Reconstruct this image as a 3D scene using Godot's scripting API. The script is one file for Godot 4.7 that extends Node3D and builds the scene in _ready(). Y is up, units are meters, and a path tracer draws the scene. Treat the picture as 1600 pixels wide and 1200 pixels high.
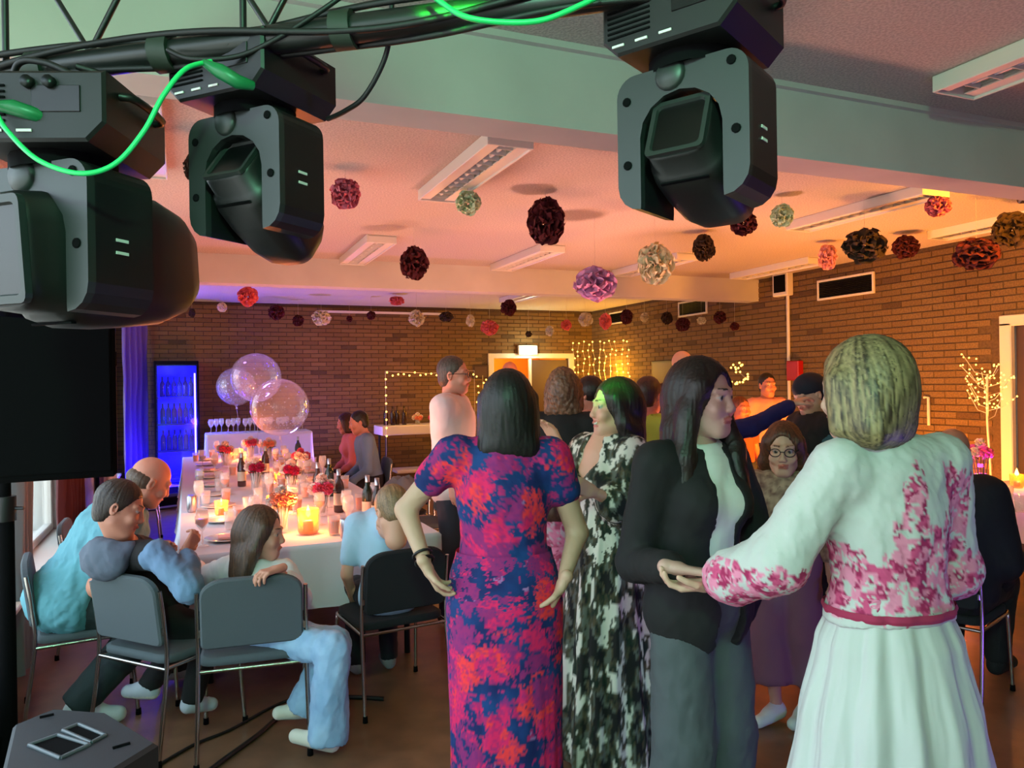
extends Node3D
# Banquet hall at a party: lighting truss and moving heads in front, long table left, guests standing right.
# Axes: x = across the hall (right), -z = along the hall, y = up. Camera stands at x 0, z 0.

const F := 1200.0
const YAW := 23.0
const ROLL := 0.016
const EYE := 1.6
const ROOM_L := -0.95
const ROOM_R := 6.85
const ROOM_B := -12.35
const ROOM_F := 3.2
const CEIL := 2.9

var CAM: Transform3D
var M := {}
var used := {}
var noise := FastNoiseLite.new()
var cells := FastNoiseLite.new()
var rng := RandomNumberGenerator.new()

func _ready() -> void:
	rng.seed = 7
	noise.seed = 11
	noise.frequency = 1.0
	noise.noise_type = FastNoiseLite.TYPE_SIMPLEX_SMOOTH
	cells.seed = 5
	cells.frequency = 1.0
	cells.noise_type = FastNoiseLite.TYPE_CELLULAR
	make_camera()
	make_environment()
	make_materials()
	make_room()
	make_lamps()
	make_objects()
	make_people()

func make_camera() -> void:
	var cam := Camera3D.new()
	cam.name = "camera"
	CAM = Transform3D(Basis(Vector3.UP, deg_to_rad(-YAW)) * Basis(Vector3.BACK, -ROLL), Vector3(0, EYE, 0))
	cam.transform = CAM
	cam.fov = rad_to_deg(2.0 * atan(600.0 / F))
	cam.near = 0.05
	cam.far = 200.0
	add_child(cam)
	cam.current = true

func make_environment() -> void:
	var we := WorldEnvironment.new()
	we.name = "environment"
	var e := Environment.new()
	e.background_mode = Environment.BG_SKY
	var sky := Sky.new()
	var sm := ProceduralSkyMaterial.new()
	sm.sky_top_color = Color(0.62, 0.70, 0.76)
	sm.sky_horizon_color = Color(0.80, 0.86, 0.88)
	sm.ground_bottom_color = Color(0.56, 0.58, 0.56)
	sm.ground_horizon_color = Color(0.74, 0.78, 0.79)
	sm.sky_energy_multiplier = 1.0
	sky.sky_material = sm
	e.sky = sky
	e.background_energy_multiplier = 9.5
	e.tonemap_mode = Environment.TONE_MAPPER_LINEAR
	e.tonemap_exposure = 1.0
	e.sdfgi_enabled = true
	e.ssao_enabled = true
	e.ssil_enabled = true
	we.environment = e
	add_child(we)

# ---------------------------------------------------------------- places
func P(px: float, py: float, d: float) -> Vector3:
	return CAM * Vector3((px - 800.0) / F * d, (600.0 - py) / F * d, -d)

func on_y(px: float, py: float, y: float) -> Vector3:
	var dir := CAM.basis * Vector3((px - 800.0) / F, (600.0 - py) / F, -1.0)
	return CAM.origin + dir * ((y - EYE) / dir.y)

func on_x(px: float, py: float, x: float) -> Vector3:
	var dir := CAM.basis * Vector3((px - 800.0) / F, (600.0 - py) / F, -1.0)
	return CAM.origin + dir * (x / dir.x)

func on_z(px: float, py: float, z: float) -> Vector3:
	var dir := CAM.basis * Vector3((px - 800.0) / F, (600.0 - py) / F, -1.0)
	return CAM.origin + dir * (z / dir.z)

func ground(px: float, d: float) -> Vector3:
	var p := P(px, 600.0, d)
	p.y = 0.0
	return p

# ---------------------------------------------------------------- naming
func numbered(n: String) -> String:
	if not used.has(n):
		used[n] = 0
		return n
	used[n] += 1
	return "%s_%03d" % [n, used[n]]

func tag(o: Node, label: String, category: String, group := "", kind := "") -> Node:
	if label: o.set_meta("label", label)
	if category: o.set_meta("category", category)
	if group: o.set_meta("group", group)
	if kind: o.set_meta("kind", kind)
	return o

func thing(called: String, label: String, category: String, at := Vector3.ZERO, turn := 0.0, group := "") -> Node3D:
	var o := Node3D.new()
	o.name = numbered(called)
	add_child(o)
	o.position = at
	o.rotation.y = turn
	tag(o, label, category, group)
	return o

func put(mesh: Mesh, called: String, mat: Material, parent: Node = null) -> MeshInstance3D:
	var o := MeshInstance3D.new()
	o.mesh = mesh
	o.material_override = mat
	if parent == null:
		o.name = numbered(called)
		add_child(o)
	else:
		o.name = called
		parent.add_child(o, true)
	return o

func obj(st: SurfaceTool, called: String, mat: Material, parent: Node = null) -> MeshInstance3D:
	return put(done(st), called, mat, parent)

func struct_(st: SurfaceTool, called: String, mat: Material, parent: Node = null) -> MeshInstance3D:
	var o := obj(st, called, mat, parent)
	if parent == null: o.set_meta("kind", "structure")
	return o

func copy_of(o: Node3D, called: String, at: Vector3, turn: float, label := "") -> Node3D:
	var c: Node3D = o.duplicate()
	c.name = numbered(called)
	add_child(c)
	c.position = at
	c.rotation.y = turn
	if label: c.set_meta("label", label)
	return c

# ---------------------------------------------------------------- shapes
func mb() -> SurfaceTool:
	var st := SurfaceTool.new()
	st.begin(Mesh.PRIMITIVE_TRIANGLES)
	return st

func done(st: SurfaceTool) -> ArrayMesh:
	st.generate_normals()
	return st.commit()

func tri(st: SurfaceTool, a: Vector3, b: Vector3, c: Vector3) -> void:
	# corners run counter-clockwise seen from outside
	st.add_vertex(a)
	st.add_vertex(c)
	st.add_vertex(b)

func quad(st: SurfaceTool, a: Vector3, b: Vector3, c: Vector3, d: Vector3) -> void:
	tri(st, a, b, c)
	tri(st, a, c, d)

func box(st: SurfaceTool, c: Vector3, s: Vector3, bev := 0.0, bas := Basis.IDENTITY) -> void:
	st.set_smooth_group(-1)
	var h := s * 0.5
	if bev <= 0.0:
		var v := []
		for i in 8:
			v.append(c + bas * Vector3(h.x if i & 1 else -h.x, h.y if i & 2 else -h.y, h.z if i & 4 else -h.z))
		for f in [[0, 2, 3, 1], [4, 5, 7, 6], [0, 1, 5, 4], [2, 6, 7, 3], [0, 4, 6, 2], [1, 3, 7, 5]]:
			quad(st, v[f[0]], v[f[1]], v[f[2]], v[f[3]])
		return
	bev = minf(bev, minf(h.x, minf(h.y, h.z)) * 0.98)
	# each corner gives three points, pulled in along two of the axes
	var q := []
	for i in 8:
		var sg := Vector3(1 if i & 1 else -1, 1 if i & 2 else -1, 1 if i & 4 else -1)
		var o := []
		for ax in 3:
			var p := Vector3(sg.x * (h.x - bev), sg.y * (h.y - bev), sg.z * (h.z - bev))
			p[ax] = sg[ax] * h[ax]
			o.append(c + bas * p)
		q.append(o)
	quad(st, q[0][2], q[2][2], q[3][2], q[1][2])
	quad(st, q[4][2], q[5][2], q[7][2], q[6][2])
	quad(st, q[0][1], q[1][1], q[5][1], q[4][1])
	quad(st, q[2][1], q[6][1], q[7][1], q[3][1])
	quad(st, q[0][0], q[4][0], q[6][0], q[2][0])
	quad(st, q[1][0], q[3][0], q[7][0], q[5][0])
	for e in [[0, 1, 1, 2], [2, 3, 2, 1], [4, 5, 2, 1], [6, 7, 1, 2], [0, 2, 2, 0], [1, 3, 0, 2], [4, 6, 0, 2], [5, 7, 2, 0], [0, 4, 0, 1], [1, 5, 1, 0], [2, 6, 1, 0], [3, 7, 0, 1]]:
		var a: int = e[0]
		var b: int = e[1]
		quad(st, q[a][e[2]], q[a][e[3]], q[b][e[3]], q[b][e[2]])
	for i in 8:
		var flip := (1 if i & 1 else 0) + (1 if i & 2 else 0) + (1 if i & 4 else 0)
		if flip % 2 == 1:
			tri(st, q[i][0], q[i][1], q[i][2])
		else:
			tri(st, q[i][0], q[i][2], q[i][1])

func lathe(st: SurfaceTool, prof: Array, segs := 16, at := Vector3.ZERO, bas := Basis.IDENTITY, sg := 1) -> void:
	# prof: Vector2(radius, height) from bottom to top, outside on the right
	st.set_smooth_group(sg)
	for i in prof.size() - 1:
		var a: Vector2 = prof[i]
		var b: Vector2 = prof[i + 1]
		for k in segs:
			var t0 := TAU * k / segs
			var t1 := TAU * (k + 1) / segs
			var p00 := at + bas * Vector3(a.x * cos(t0), a.y, a.x * sin(t0))
			var p01 := at + bas * Vector3(a.x * cos(t1), a.y, a.x * sin(t1))
			var p10 := at + bas * Vector3(b.x * cos(t0), b.y, b.x * sin(t0))
			var p11 := at + bas * Vector3(b.x * cos(t1), b.y, b.x * sin(t1))
			if a.x > 1e-6: tri(st, p00, p11, p01)
			if b.x > 1e-6: tri(st, p00, p10, p11)

func tube(st: SurfaceTool, pts: Array, r, sides := 8, caps := true) -> void:
	st.set_smooth_group(1)
	var n := pts.size()
	var rings := []
	var t0: Vector3 = (pts[1] - pts[0]).normalized()
	var u := t0.cross(Vector3.UP if absf(t0.y) < 0.9 else Vector3.RIGHT).normalized()
	for i in n:
		var t: Vector3 = (pts[mini(i + 1, n - 1)] - pts[maxi(i - 1, 0)]).normalized()
		u = (u - t * u.dot(t)).normalized()
		var w := t.cross(u)
		var rr: float = r[i] if r is Array else r
		var ring := []
		for k in sides:
			var a := TAU * k / sides
			ring.append(pts[i] + (u * cos(a) + w * sin(a)) * rr)
		rings.append(ring)
	for i in n - 1:
		for k in sides:
			var k2 := (k + 1) % sides
			quad(st, rings[i][k], rings[i][k2], rings[i + 1][k2], rings[i + 1][k])
	if caps:
		st.set_smooth_group(-1)
		for k in range(1, sides - 1):
			tri(st, rings[0][0], rings[0][k + 1], rings[0][k])
			tri(st, rings[n - 1][0], rings[n - 1][k], rings[n - 1][k + 1])

func curve(pts: Array, per := 6) -> Array:
	# a smooth line through the points
	var out := []
	for i in pts.size() - 1:
		var a: Vector3 = pts[maxi(i - 1, 0)]
		var b: Vector3 = pts[i]
		var c: Vector3 = pts[i + 1]
		var d: Vector3 = pts[mini(i + 2, pts.size() - 1)]
		for k in per:
			out.append(b.cubic_interpolate(c, a, d, float(k) / per))
	out.append(pts[-1])
	return out

func rounded(w: float, h: float, r: float, n := 5) -> PackedVector2Array:
	var out := PackedVector2Array()
	for q in 4:
		var c := Vector2((w / 2 - r) * (1 if q == 0 or q == 3 else -1), (h / 2 - r) * (1 if q < 2 else -1))
		for k in n + 1:
			var a := PI / 2 * (q + float(k) / n)
			out.append(c + Vector2(cos(a), sin(a)) * r)
	return out

func extrude(st: SurfaceTool, poly: PackedVector2Array, z0: float, z1: float, xf := Transform3D(), bev := 0.0) -> void:
	# poly runs counter-clockwise in x/y; z1 > z0
	st.set_smooth_group(-1)
	if Geometry2D.is_polygon_clockwise(poly):
		poly.reverse()
	var n := poly.size()
	var inner := poly
	if bev > 0.0:
		var got := Geometry2D.offset_polygon(poly, -bev, Geometry2D.JOIN_MITER)
		if got.size() == 1 and got[0].size() == n:
			inner = got[0]
			# line the two outlines up
			var best := 0
			for i in n:
				if inner[i].distance_squared_to(poly[0]) < inner[best].distance_squared_to(poly[0]): best = i
			var turned := PackedVector2Array()
			for i in n: turned.append(inner[(best + i) % n])
			inner = turned
		else:
			bev = 0.0
	var idx := Geometry2D.triangulate_polygon(inner)
	for i in range(0, idx.size(), 3):
		var a := inner[idx[i]]
		var b := inner[idx[i + 1]]
		var c := inner[idx[i + 2]]
		if (b - a).cross(c - a) < 0:
			var t := b
			b = c
			c = t
		tri(st, xf * Vector3(a.x, a.y, z1), xf * Vector3(b.x, b.y, z1), xf * Vector3(c.x, c.y, z1))
		tri(st, xf * Vector3(a.x, a.y, z0), xf * Vector3(c.x, c.y, z0), xf * Vector3(b.x, b.y, z0))
	for i in n:
		var j := (i + 1) % n
		var a := poly[i]
		var b := poly[j]
		quad(st, xf * Vector3(a.x, a.y, z0 + bev), xf * Vector3(b.x, b.y, z0 + bev), xf * Vector3(b.x, b.y, z1 - bev), xf * Vector3(a.x, a.y, z1 - bev))
		if bev > 0.0:
			var ai := inner[i]
			var bi := inner[j]
			quad(st, xf * Vector3(a.x, a.y, z1 - bev), xf * Vector3(b.x, b.y, z1 - bev), xf * Vector3(bi.x, bi.y, z1), xf * Vector3(ai.x, ai.y, z1))
			quad(st, xf * Vector3(ai.x, ai.y, z0), xf * Vector3(bi.x, bi.y, z0), xf * Vector3(b.x, b.y, z0 + bev), xf * Vector3(a.x, a.y, z0 + bev))

func loft(st: SurfaceTool, rings: Array, cap0 := true, cap1 := true, sg := 1) -> void:
	# rings: arrays of points, counter-clockwise seen from the end (last ring towards the viewer)
	st.set_smooth_group(sg)
	for i in rings.size() - 1:
		var a: Array = rings[i]
		var b: Array = rings[i + 1]
		var n := a.size()
		for k in n:
			var k2 := (k + 1) % n
			quad(st, a[k], a[k2], b[k2], b[k])
	for side in 2:
		if not (cap0 if side == 0 else cap1): continue
		st.set_smooth_group(-1)
		var r: Array = rings[0] if side == 0 else rings[-1]
		var c := Vector3.ZERO
		for p in r: c += p
		c /= r.size()
		for k in r.size():
			var k2 := (k + 1) % r.size()
			if side == 0: tri(st, c, r[k2], r[k])
			else: tri(st, c, r[k], r[k2])

# ---------------------------------------------------------------- materials
func mat(called: String, c: Color, rough := 0.7, metal := 0.0) -> StandardMaterial3D:
	var m := StandardMaterial3D.new()
	m.resource_name = called
	m.albedo_color = c
	m.roughness = rough
	m.metallic = metal
	M[called] = m
	return m

func glow(called: String, c: Color, e: float) -> StandardMaterial3D:
	var m := mat(called, c, 0.5)
	m.emission_enabled = true
	m.emission = c
	m.emission_energy_multiplier = e
	return m

func glass(called: String, c: Color, a: float) -> StandardMaterial3D:
	var m := mat(called, Color(c.r, c.g, c.b, a), 0.05)
	m.transparency = BaseMaterial3D.TRANSPARENCY_ALPHA
	return m

func vertex(called: String, rough := 0.85) -> StandardMaterial3D:
	var m := mat(called, Color.WHITE, rough)
	m.vertex_color_use_as_albedo = true
	return m

func noisy(m: StandardMaterial3D, freq: float, lo: float, hi: float, scale: Vector3, bump := 0.0, octaves := 4, sd := 3) -> void:
	# grain and patches of tone over the colour, the same grain as fine relief
	var n := FastNoiseLite.new()
	n.seed = sd
	n.frequency = freq
	n.noise_type = FastNoiseLite.TYPE_SIMPLEX
	n.fractal_octaves = octaves
	var im := Image.create(256, 256, false, Image.FORMAT_RGB8)
	var src := n.get_seamless_image(256, 256)
	src.convert(Image.FORMAT_RGB8)
	for y in 256:
		for x in 256:
			var v := lerpf(lo, hi, src.get_pixel(x, y).r)
			im.set_pixel(x, y, Color(v, v, v))
	m.albedo_texture = ImageTexture.create_from_image(im)
	m.uv1_triplanar = true
	m.uv1_world_triplanar = true
	m.uv1_scale = scale
	if bump > 0.0:
		var b := src.duplicate()
		b.bump_map_to_normal_map(bump)
		m.normal_enabled = true
		m.normal_texture = ImageTexture.create_from_image(b)
		m.normal_scale = 1.0

func make_materials() -> void:
	noisy(mat("ceiling_board", Color(0.80, 0.76, 0.72), 0.95), 0.10, 0.78, 1.0, Vector3(2.2, 2.2, 2.2), 1.2, 4)
	noisy(mat("plaster", Color(0.78, 0.77, 0.74), 0.9), 0.01, 0.94, 1.0, Vector3(0.5, 0.5, 0.5))
	noisy(mat("floor_lino", Color(0.52, 0.37, 0.27), 0.36), 0.02, 0.78, 1.0, Vector3(0.7, 0.7, 0.7), 0.0, 5)
	noisy(mat("mortar", Color(0.37, 0.295, 0.20), 0.95), 0.05, 0.8, 1.0, Vector3(2, 2, 2))
	var bc := [Color(0.477, 0.378, 0.232), Color(0.462, 0.363, 0.217), Color(0.489, 0.389, 0.244), Color(0.469, 0.366, 0.221), Color(0.363, 0.274, 0.171)]
	for i in 5:
		noisy(mat("brick_%d" % i, bc[i], 0.9), 0.05, 0.78, 1.0, Vector3(3, 3, 3), 1.0 if i == 0 else 0.0, 4, i + 1)
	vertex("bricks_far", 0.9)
	mat("white_paint", Color(0.82, 0.80, 0.76), 0.5)
	mat("white_metal", Color(0.84, 0.83, 0.80), 0.35)
	mat("black_plastic", Color(0.052, 0.058, 0.056), 0.45)
	mat("black_matt", Color(0.035, 0.035, 0.040), 0.9)
	M["black_matt"].metallic_specular = 0.2
	mat("bright_aluminium", Color(0.85, 0.85, 0.86), 0.18, 1.0)
	mat("grey_casting", Color(0.145, 0.165, 0.158), 0.42)
	mat("lens_glass", Color(0.02, 0.025, 0.025), 0.30)
	mat("chrome", Color(0.72, 0.71, 0.69), 0.22, 1.0)
	mat("dark_steel", Color(0.16, 0.17, 0.17), 0.38, 0.8)
	mat("truss_black", Color(0.09, 0.10, 0.095), 0.35)
	mat("cable_black", Color(0.035, 0.04, 0.038), 0.55)
	mat("cable_lit_green", Color(0.10, 0.78, 0.42), 0.4)  # green stage light painted into the cable colour
	mat("plug_lit_green", Color(0.06, 0.42, 0.24), 0.4)  # green stage light on the plugs put into their colour
	mat("gaffer", Color(0.12, 0.16, 0.12), 0.6)
	noisy(mat("chair_fabric", Color(0.36, 0.40, 0.42), 0.95), 0.2, 0.72, 1.0, Vector3(9, 9, 9), 1.0)
	noisy(mat("chair_fabric_black", Color(0.10, 0.11, 0.13), 0.95), 0.2, 0.8, 1.0, Vector3(9, 9, 9))
	mat("cloth_white", Color(0.80, 0.82, 0.86), 0.85)
	mat("porcelain", Color(0.86, 0.85, 0.83), 0.2)
	mat("wood_dark", Color(0.20, 0.12, 0.08), 0.5)
	mat("door_paint", Color(0.30, 0.22, 0.19), 0.5)
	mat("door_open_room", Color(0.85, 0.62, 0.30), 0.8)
	mat("curtain_purple", Color(0.36, 0.30, 0.44), 0.9)
	mat("curtain_red", Color(0.30, 0.10, 0.11), 0.9)
	mat("curtain_grey", Color(0.42, 0.44, 0.46), 0.9)
	mat("red_paint", Color(0.60, 0.05, 0.06), 0.4)
	glass("pane", Color(0.9, 0.95, 1.0), 0.08)
	glass("cooler_pane", Color(0.5, 0.5, 0.9), 0.02)
	glass("clear_glass", Color(0.93, 0.95, 0.95), 0.22)
	glass("balloon_skin", Color(0.95, 0.95, 0.96), 0.16)
	glass("amber_glass", Color(0.95, 0.60, 0.22), 0.35)
	glass("bottle_brown", Color(0.16, 0.07, 0.03), 0.75)
	glass("bottle_green", Color(0.06, 0.14, 0.07), 0.75)
	mat("skin", Color(0.80, 0.58, 0.48), 0.55)

# ================================================================ the hall
func slab(called: String, m: Material, boxes: Array) -> MeshInstance3D:
	var st := mb()
	for b in boxes:
		box(st, (b[0] + b[1]) * 0.5, b[1] - b[0])
	return struct_(st, called, m)

func brick_face(wall: Node3D, along: String, a0: float, a1: float, y1: float, face: float, holes: Array, single: Callable) -> void:
	# stretcher bond; bricks stand 7 mm proud of the recessed mortar. single() says which are told apart in the photograph.
	var L := 0.24
	var H := 0.0665
	var rest := mb()
	rest.set_smooth_group(-1)
	var r2 := RandomNumberGenerator.new()
	r2.seed = 21
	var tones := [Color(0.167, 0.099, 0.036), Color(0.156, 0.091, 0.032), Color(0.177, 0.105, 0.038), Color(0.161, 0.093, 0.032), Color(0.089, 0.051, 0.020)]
	var shape: Mesh = null
	var shape_st := mb()
	box(shape_st, Vector3.ZERO, Vector3(0.02, 0.0535, 0.228) if along == "z" else Vector3(0.228, 0.0535, 0.02))
	shape = done(shape_st)
	for row in int(y1 / H):
		var yc := H * (row + 0.5)
		var off := 0.0 if row % 2 == 0 else L * 0.5
		for k in int((a1 - a0) / L) + 2:
			var c := a0 + L * (k + 0.5) - off
			var lo := maxf(c - 0.114, a0)
			var hi := minf(c + 0.114, a1)
			if hi - lo < 0.03: continue
			var skip := false
			for h in holes:
				if hi > h[0] and lo < h[1] and yc > h[2] and yc < h[3]: skip = true
			if skip: continue
			var t := 4 if r2.randf() < 0.055 else r2.randi() % 4
			var out := (0.007 + r2.randf() * 0.003) * (-1.0 if along == "z" else 1.0)
			if single.call(c, yc) and hi - lo > 0.22:
				var b := put(shape, "brick", M["brick_%d" % t], wall)
				b.position = Vector3(face + out, yc, c) if along == "z" else Vector3(c, yc, face + out)
				b.position += Vector3(0.01 if along == "z" else 0.0, 0, 0.0 if along == "z" else -0.01)
				continue
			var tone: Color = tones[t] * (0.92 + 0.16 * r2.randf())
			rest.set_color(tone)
			var m := (lo + hi) * 0.5
			if along == "z":
				box(rest, Vector3(face + out + 0.01, yc, m), Vector3(0.02, 0.0535, hi - lo))
			else:
				box(rest, Vector3(m, yc, face + out - 0.01), Vector3(hi - lo, 0.0535, 0.02))
	var o := obj(rest, "brickwork", M["bricks_far"], wall)
	o.set_meta("kind", "stuff")

func make_room() -> void:
	slab("floor", M["floor_lino"], [[Vector3(ROOM_L - 0.3, -0.12, ROOM_B - 2.6), Vector3(ROOM_R + 0.3, 0.0, ROOM_F + 0.3)]])
	var ceiling := slab("ceiling", M["ceiling_board"], [[Vector3(ROOM_L - 0.3, CEIL, ROOM_B - 2.6), Vector3(ROOM_R + 0.3, CEIL + 0.15, ROOM_F + 0.3)]])
	slab("trim_1", M["plaster"], [[Vector3(ROOM_L, 2.58, -2.83), Vector3(ROOM_R, CEIL, -2.63)]])
	slab("trim_2", M["plaster"], [[Vector3(ROOM_L, 2.62, -8.12), Vector3(ROOM_R, CEIL, -7.90)]])
	# thin seams between the ceiling boards are grooves covered by a strip beside the beam
	slab("trim_3", M["plaster"], [[Vector3(ROOM_L, 2.875, -2.63), Vector3(ROOM_R, CEIL, -2.60)]])
	# back wall with the double doorway
	var dx0 := 4.86
	var dx1 := 6.40
	var back := slab("wall_back", M["mortar"], [
		[Vector3(ROOM_L - 0.3, 0, ROOM_B - 0.2), Vector3(dx0, CEIL, ROOM_B)],
		[Vector3(dx1, 0, ROOM_B - 0.2), Vector3(ROOM_R + 0.3, CEIL, ROOM_B)],
		[Vector3(dx0, 2.06, ROOM_B - 0.2), Vector3(dx1, CEIL, ROOM_B)]])
	brick_face(back, "x", ROOM_L, ROOM_R, CEIL, ROOM_B, [[dx0 - 0.06, dx1 + 0.06, 0.0, 2.12]], func(_c, _y): return false)
	# right wall; its nearest bricks can be told apart one by one
	var right := slab("wall_right", M["mortar"], [
		[Vector3(ROOM_R, 0, ROOM_B - 0.2), Vector3(ROOM_R + 0.2, CEIL, -4.62)],
		[Vector3(ROOM_R, 2.08, -4.62), Vector3(ROOM_R + 0.2, CEIL, -3.62)],
		[Vector3(ROOM_R, 0, -3.62), Vector3(ROOM_R + 0.2, CEIL, ROOM_F + 0.3)]])
	brick_face(right, "z", ROOM_B, ROOM_F, CEIL, ROOM_R, [[-4.70, -3.54, 0.0, 2.14]],
		func(c, y): return c > -7.2 and c < -4.4 and y > 1.08)
	slab("wall_front", M["plaster"], [[Vector3(ROOM_L - 0.3, 0, ROOM_F), Vector3(ROOM_R + 0.3, CEIL, ROOM_F + 0.2)]])
	# window wall on the left: openings [z0, z1, sill, head]
	var wins := [[-11.9, -10.4, 0.45, 2.70], [-7.4, -5.2, 0.45, 2.70], [-4.9, 0.2, 0.45, 2.70], [0.6, 2.8, 0.45, 2.70]]  # the two windows nearest the camera are out of view, sized for daylight
	var parts := []
	var z := ROOM_B - 0.2
	for w in wins:
		parts.append([Vector3(ROOM_L - 0.25, 0, z), Vector3(ROOM_L, CEIL, w[0])])
		parts.append([Vector3(ROOM_L - 0.25, 0, w[0]), Vector3(ROOM_L, w[2], w[1])])
		parts.append([Vector3(ROOM_L - 0.25, w[3], w[0]), Vector3(ROOM_L, CEIL, w[1])])
		z = w[1]
	parts.append([Vector3(ROOM_L - 0.25, 0, z), Vector3(ROOM_L, CEIL, ROOM_F + 0.3)])
	slab("wall_left", M["plaster"], parts)
	for i in wins.size():
		var w: Array = wins[i]
		var zc: float = (w[0] + w[1]) * 0.5
		var len: float = w[1] - w[0]
		var win := Node3D.new()
		win.name = "window_%d" % (i + 1)
		add_child(win)
		win.set_meta("kind", "structure")
		win.position = Vector3(ROOM_L - 0.12, w[2], zc)
		var h: float = w[3] - w[2]
		var fr := mb()
		var n := int(round(len / 1.1))
		box(fr, Vector3(0, 0.03, 0), Vector3(0.07, 0.06, len), 0.008)
		box(fr, Vector3(0, h - 0.03, 0), Vector3(0.07, 0.06, len), 0.008)
		for k in n + 1:
			box(fr, Vector3(0, h / 2, -len / 2 + 0.03 + (len - 0.06) * k / n), Vector3(0.07, h - 0.1, 0.06), 0.008)
		obj(fr, "window_frame", M["white_paint"], win)
		for k in n:
			var p := mb()
			box(p, Vector3(0, h / 2, -len / 2 + len * (k + 0.5) / n), Vector3(0.006, h - 0.1, len / n - 0.06))
			obj(p, "pane", M["pane"], win)
		var sill := mb()
		box(sill, Vector3(0.12, -0.015, 0), Vector3(0.22, 0.03, len + 0.1), 0.006)
		obj(sill, "window_sill", M["white_paint"], win)
	# doors
	var d1 := Node3D.new()
	d1.name = "door_1"
	d1.set_meta("kind", "structure")
	add_child(d1)
	d1.position = Vector3((dx0 + dx1) / 2, 0, ROOM_B)
	var hw := (dx1 - dx0) / 2
	var f1 := mb()
	for s in [-1, 1]:
		box(f1, Vector3(s * (hw + 0.01), 1.03, 0.0), Vector3(0.10, 2.06, 0.05), 0.008)
	box(f1, Vector3(0, 2.09, 0.0), Vector3(2 * hw + 0.12, 0.09, 0.05), 0.008)
	box(f1, Vector3(-0.04, 1.02, 0.0), Vector3(0.05, 2.04, 0.05), 0.006)
	obj(f1, "door_frame", M["white_paint"], d1)
	var leaf := mb()
	box(leaf, Vector3(0.345, 1.01, -0.04), Vector3(0.72, 2.02, 0.045), 0.004)
	obj(leaf, "door_leaf", M["door_paint"], d1)
	var hd := mb()
	tube(hd, [Vector3(0.05, 1.05, -0.01), Vector3(0.05, 1.05, 0.05), Vector3(0.17, 1.05, 0.05)], 0.01)
	obj(hd, "door_handle", M["chrome"], d1)
	var open_leaf := mb()
	box(open_leaf, Vector3(-hw + 0.06, 1.01, -0.45), Vector3(0.045, 2.02, 0.70), 0.004)
	obj(open_leaf, "door_leaf", M["door_paint"], d1)
	# the lit passage behind the open leaf
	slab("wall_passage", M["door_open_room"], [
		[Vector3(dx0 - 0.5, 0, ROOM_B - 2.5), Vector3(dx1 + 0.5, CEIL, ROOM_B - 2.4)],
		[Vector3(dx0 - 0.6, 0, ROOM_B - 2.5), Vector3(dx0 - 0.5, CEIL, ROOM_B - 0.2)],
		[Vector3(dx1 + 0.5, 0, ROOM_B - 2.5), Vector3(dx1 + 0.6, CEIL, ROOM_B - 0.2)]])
	var d2 := Node3D.new()
	d2.name = "door_2"
	d2.set_meta("kind", "structure")
	add_child(d2)
	d2.position = Vector3(ROOM_R, 0, -4.12)
	var f2 := mb()
	for s in [-1, 1]:
		box(f2, Vector3(0, 1.04, s * 0.53), Vector3(0.06, 2.08, 0.11), 0.008)
	box(f2, Vector3(0, 2.10, 0), Vector3(0.06, 0.10, 1.17), 0.008)
	obj(f2, "door_frame", M["white_paint"], d2)
	var l2 := mb()
	box(l2, Vector3(0.07, 1.03, 0), Vector3(0.045, 2.05, 0.96), 0.004)
	obj(l2, "door_leaf", M["door_paint"], d2)
	# baseboards
	slab("baseboard_right", M["wood_dark"], [[Vector3(ROOM_R - 0.025, 0, ROOM_B), Vector3(ROOM_R - 0.012, 0.09, -4.72)]])
	slab("baseboard_back", M["wood_dark"], [[Vector3(ROOM_L, 0, ROOM_B + 0.012), Vector3(dx0 - 0.08, 0.09, ROOM_B + 0.025)]])
	# dark strip where ceiling meets the back wall, and the white rail under it
	slab("trim_4", M["wood_dark"], [[Vector3(ROOM_L, 2.872, ROOM_B + 0.012), Vector3(4.4, CEIL, ROOM_B + 0.03)]])
	slab("trim_5", M["white_paint"], [[Vector3(1.95, 2.775, ROOM_B + 0.012), Vector3(3.95, 2.81, ROOM_B + 0.05)]])

# ================================================================ lamps of the hall
func omni(at: Vector3, c: Color, e: float, size: float, parent: Node = null) -> OmniLight3D:
	var l := OmniLight3D.new()
	l.name = "light"
	l.light_color = c
	l.light_energy = e
	l.light_size = size
	l.omni_range = 40.0
	l.omni_attenuation = 2.0
	l.shadow_enabled = true
	l.position = at
	(parent if parent else self).add_child(l, true)
	return l

func spot(at: Vector3, to: Vector3, c: Color, e: float, angle: float, size: float) -> SpotLight3D:
	var l := SpotLight3D.new()
	l.name = "spot"
	l.light_color = c
	l.light_energy = e
	l.light_size = size
	l.spot_range = 40.0
	l.spot_angle = angle
	l.spot_attenuation = 2.0
	l.spot_angle_attenuation = 0.8
	l.shadow_enabled = true
	add_child(l, true)
	l.look_at_from_position(at, to, Vector3.UP if absf((to - at).normalized().y) < 0.95 else Vector3.RIGHT)
	return l

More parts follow.
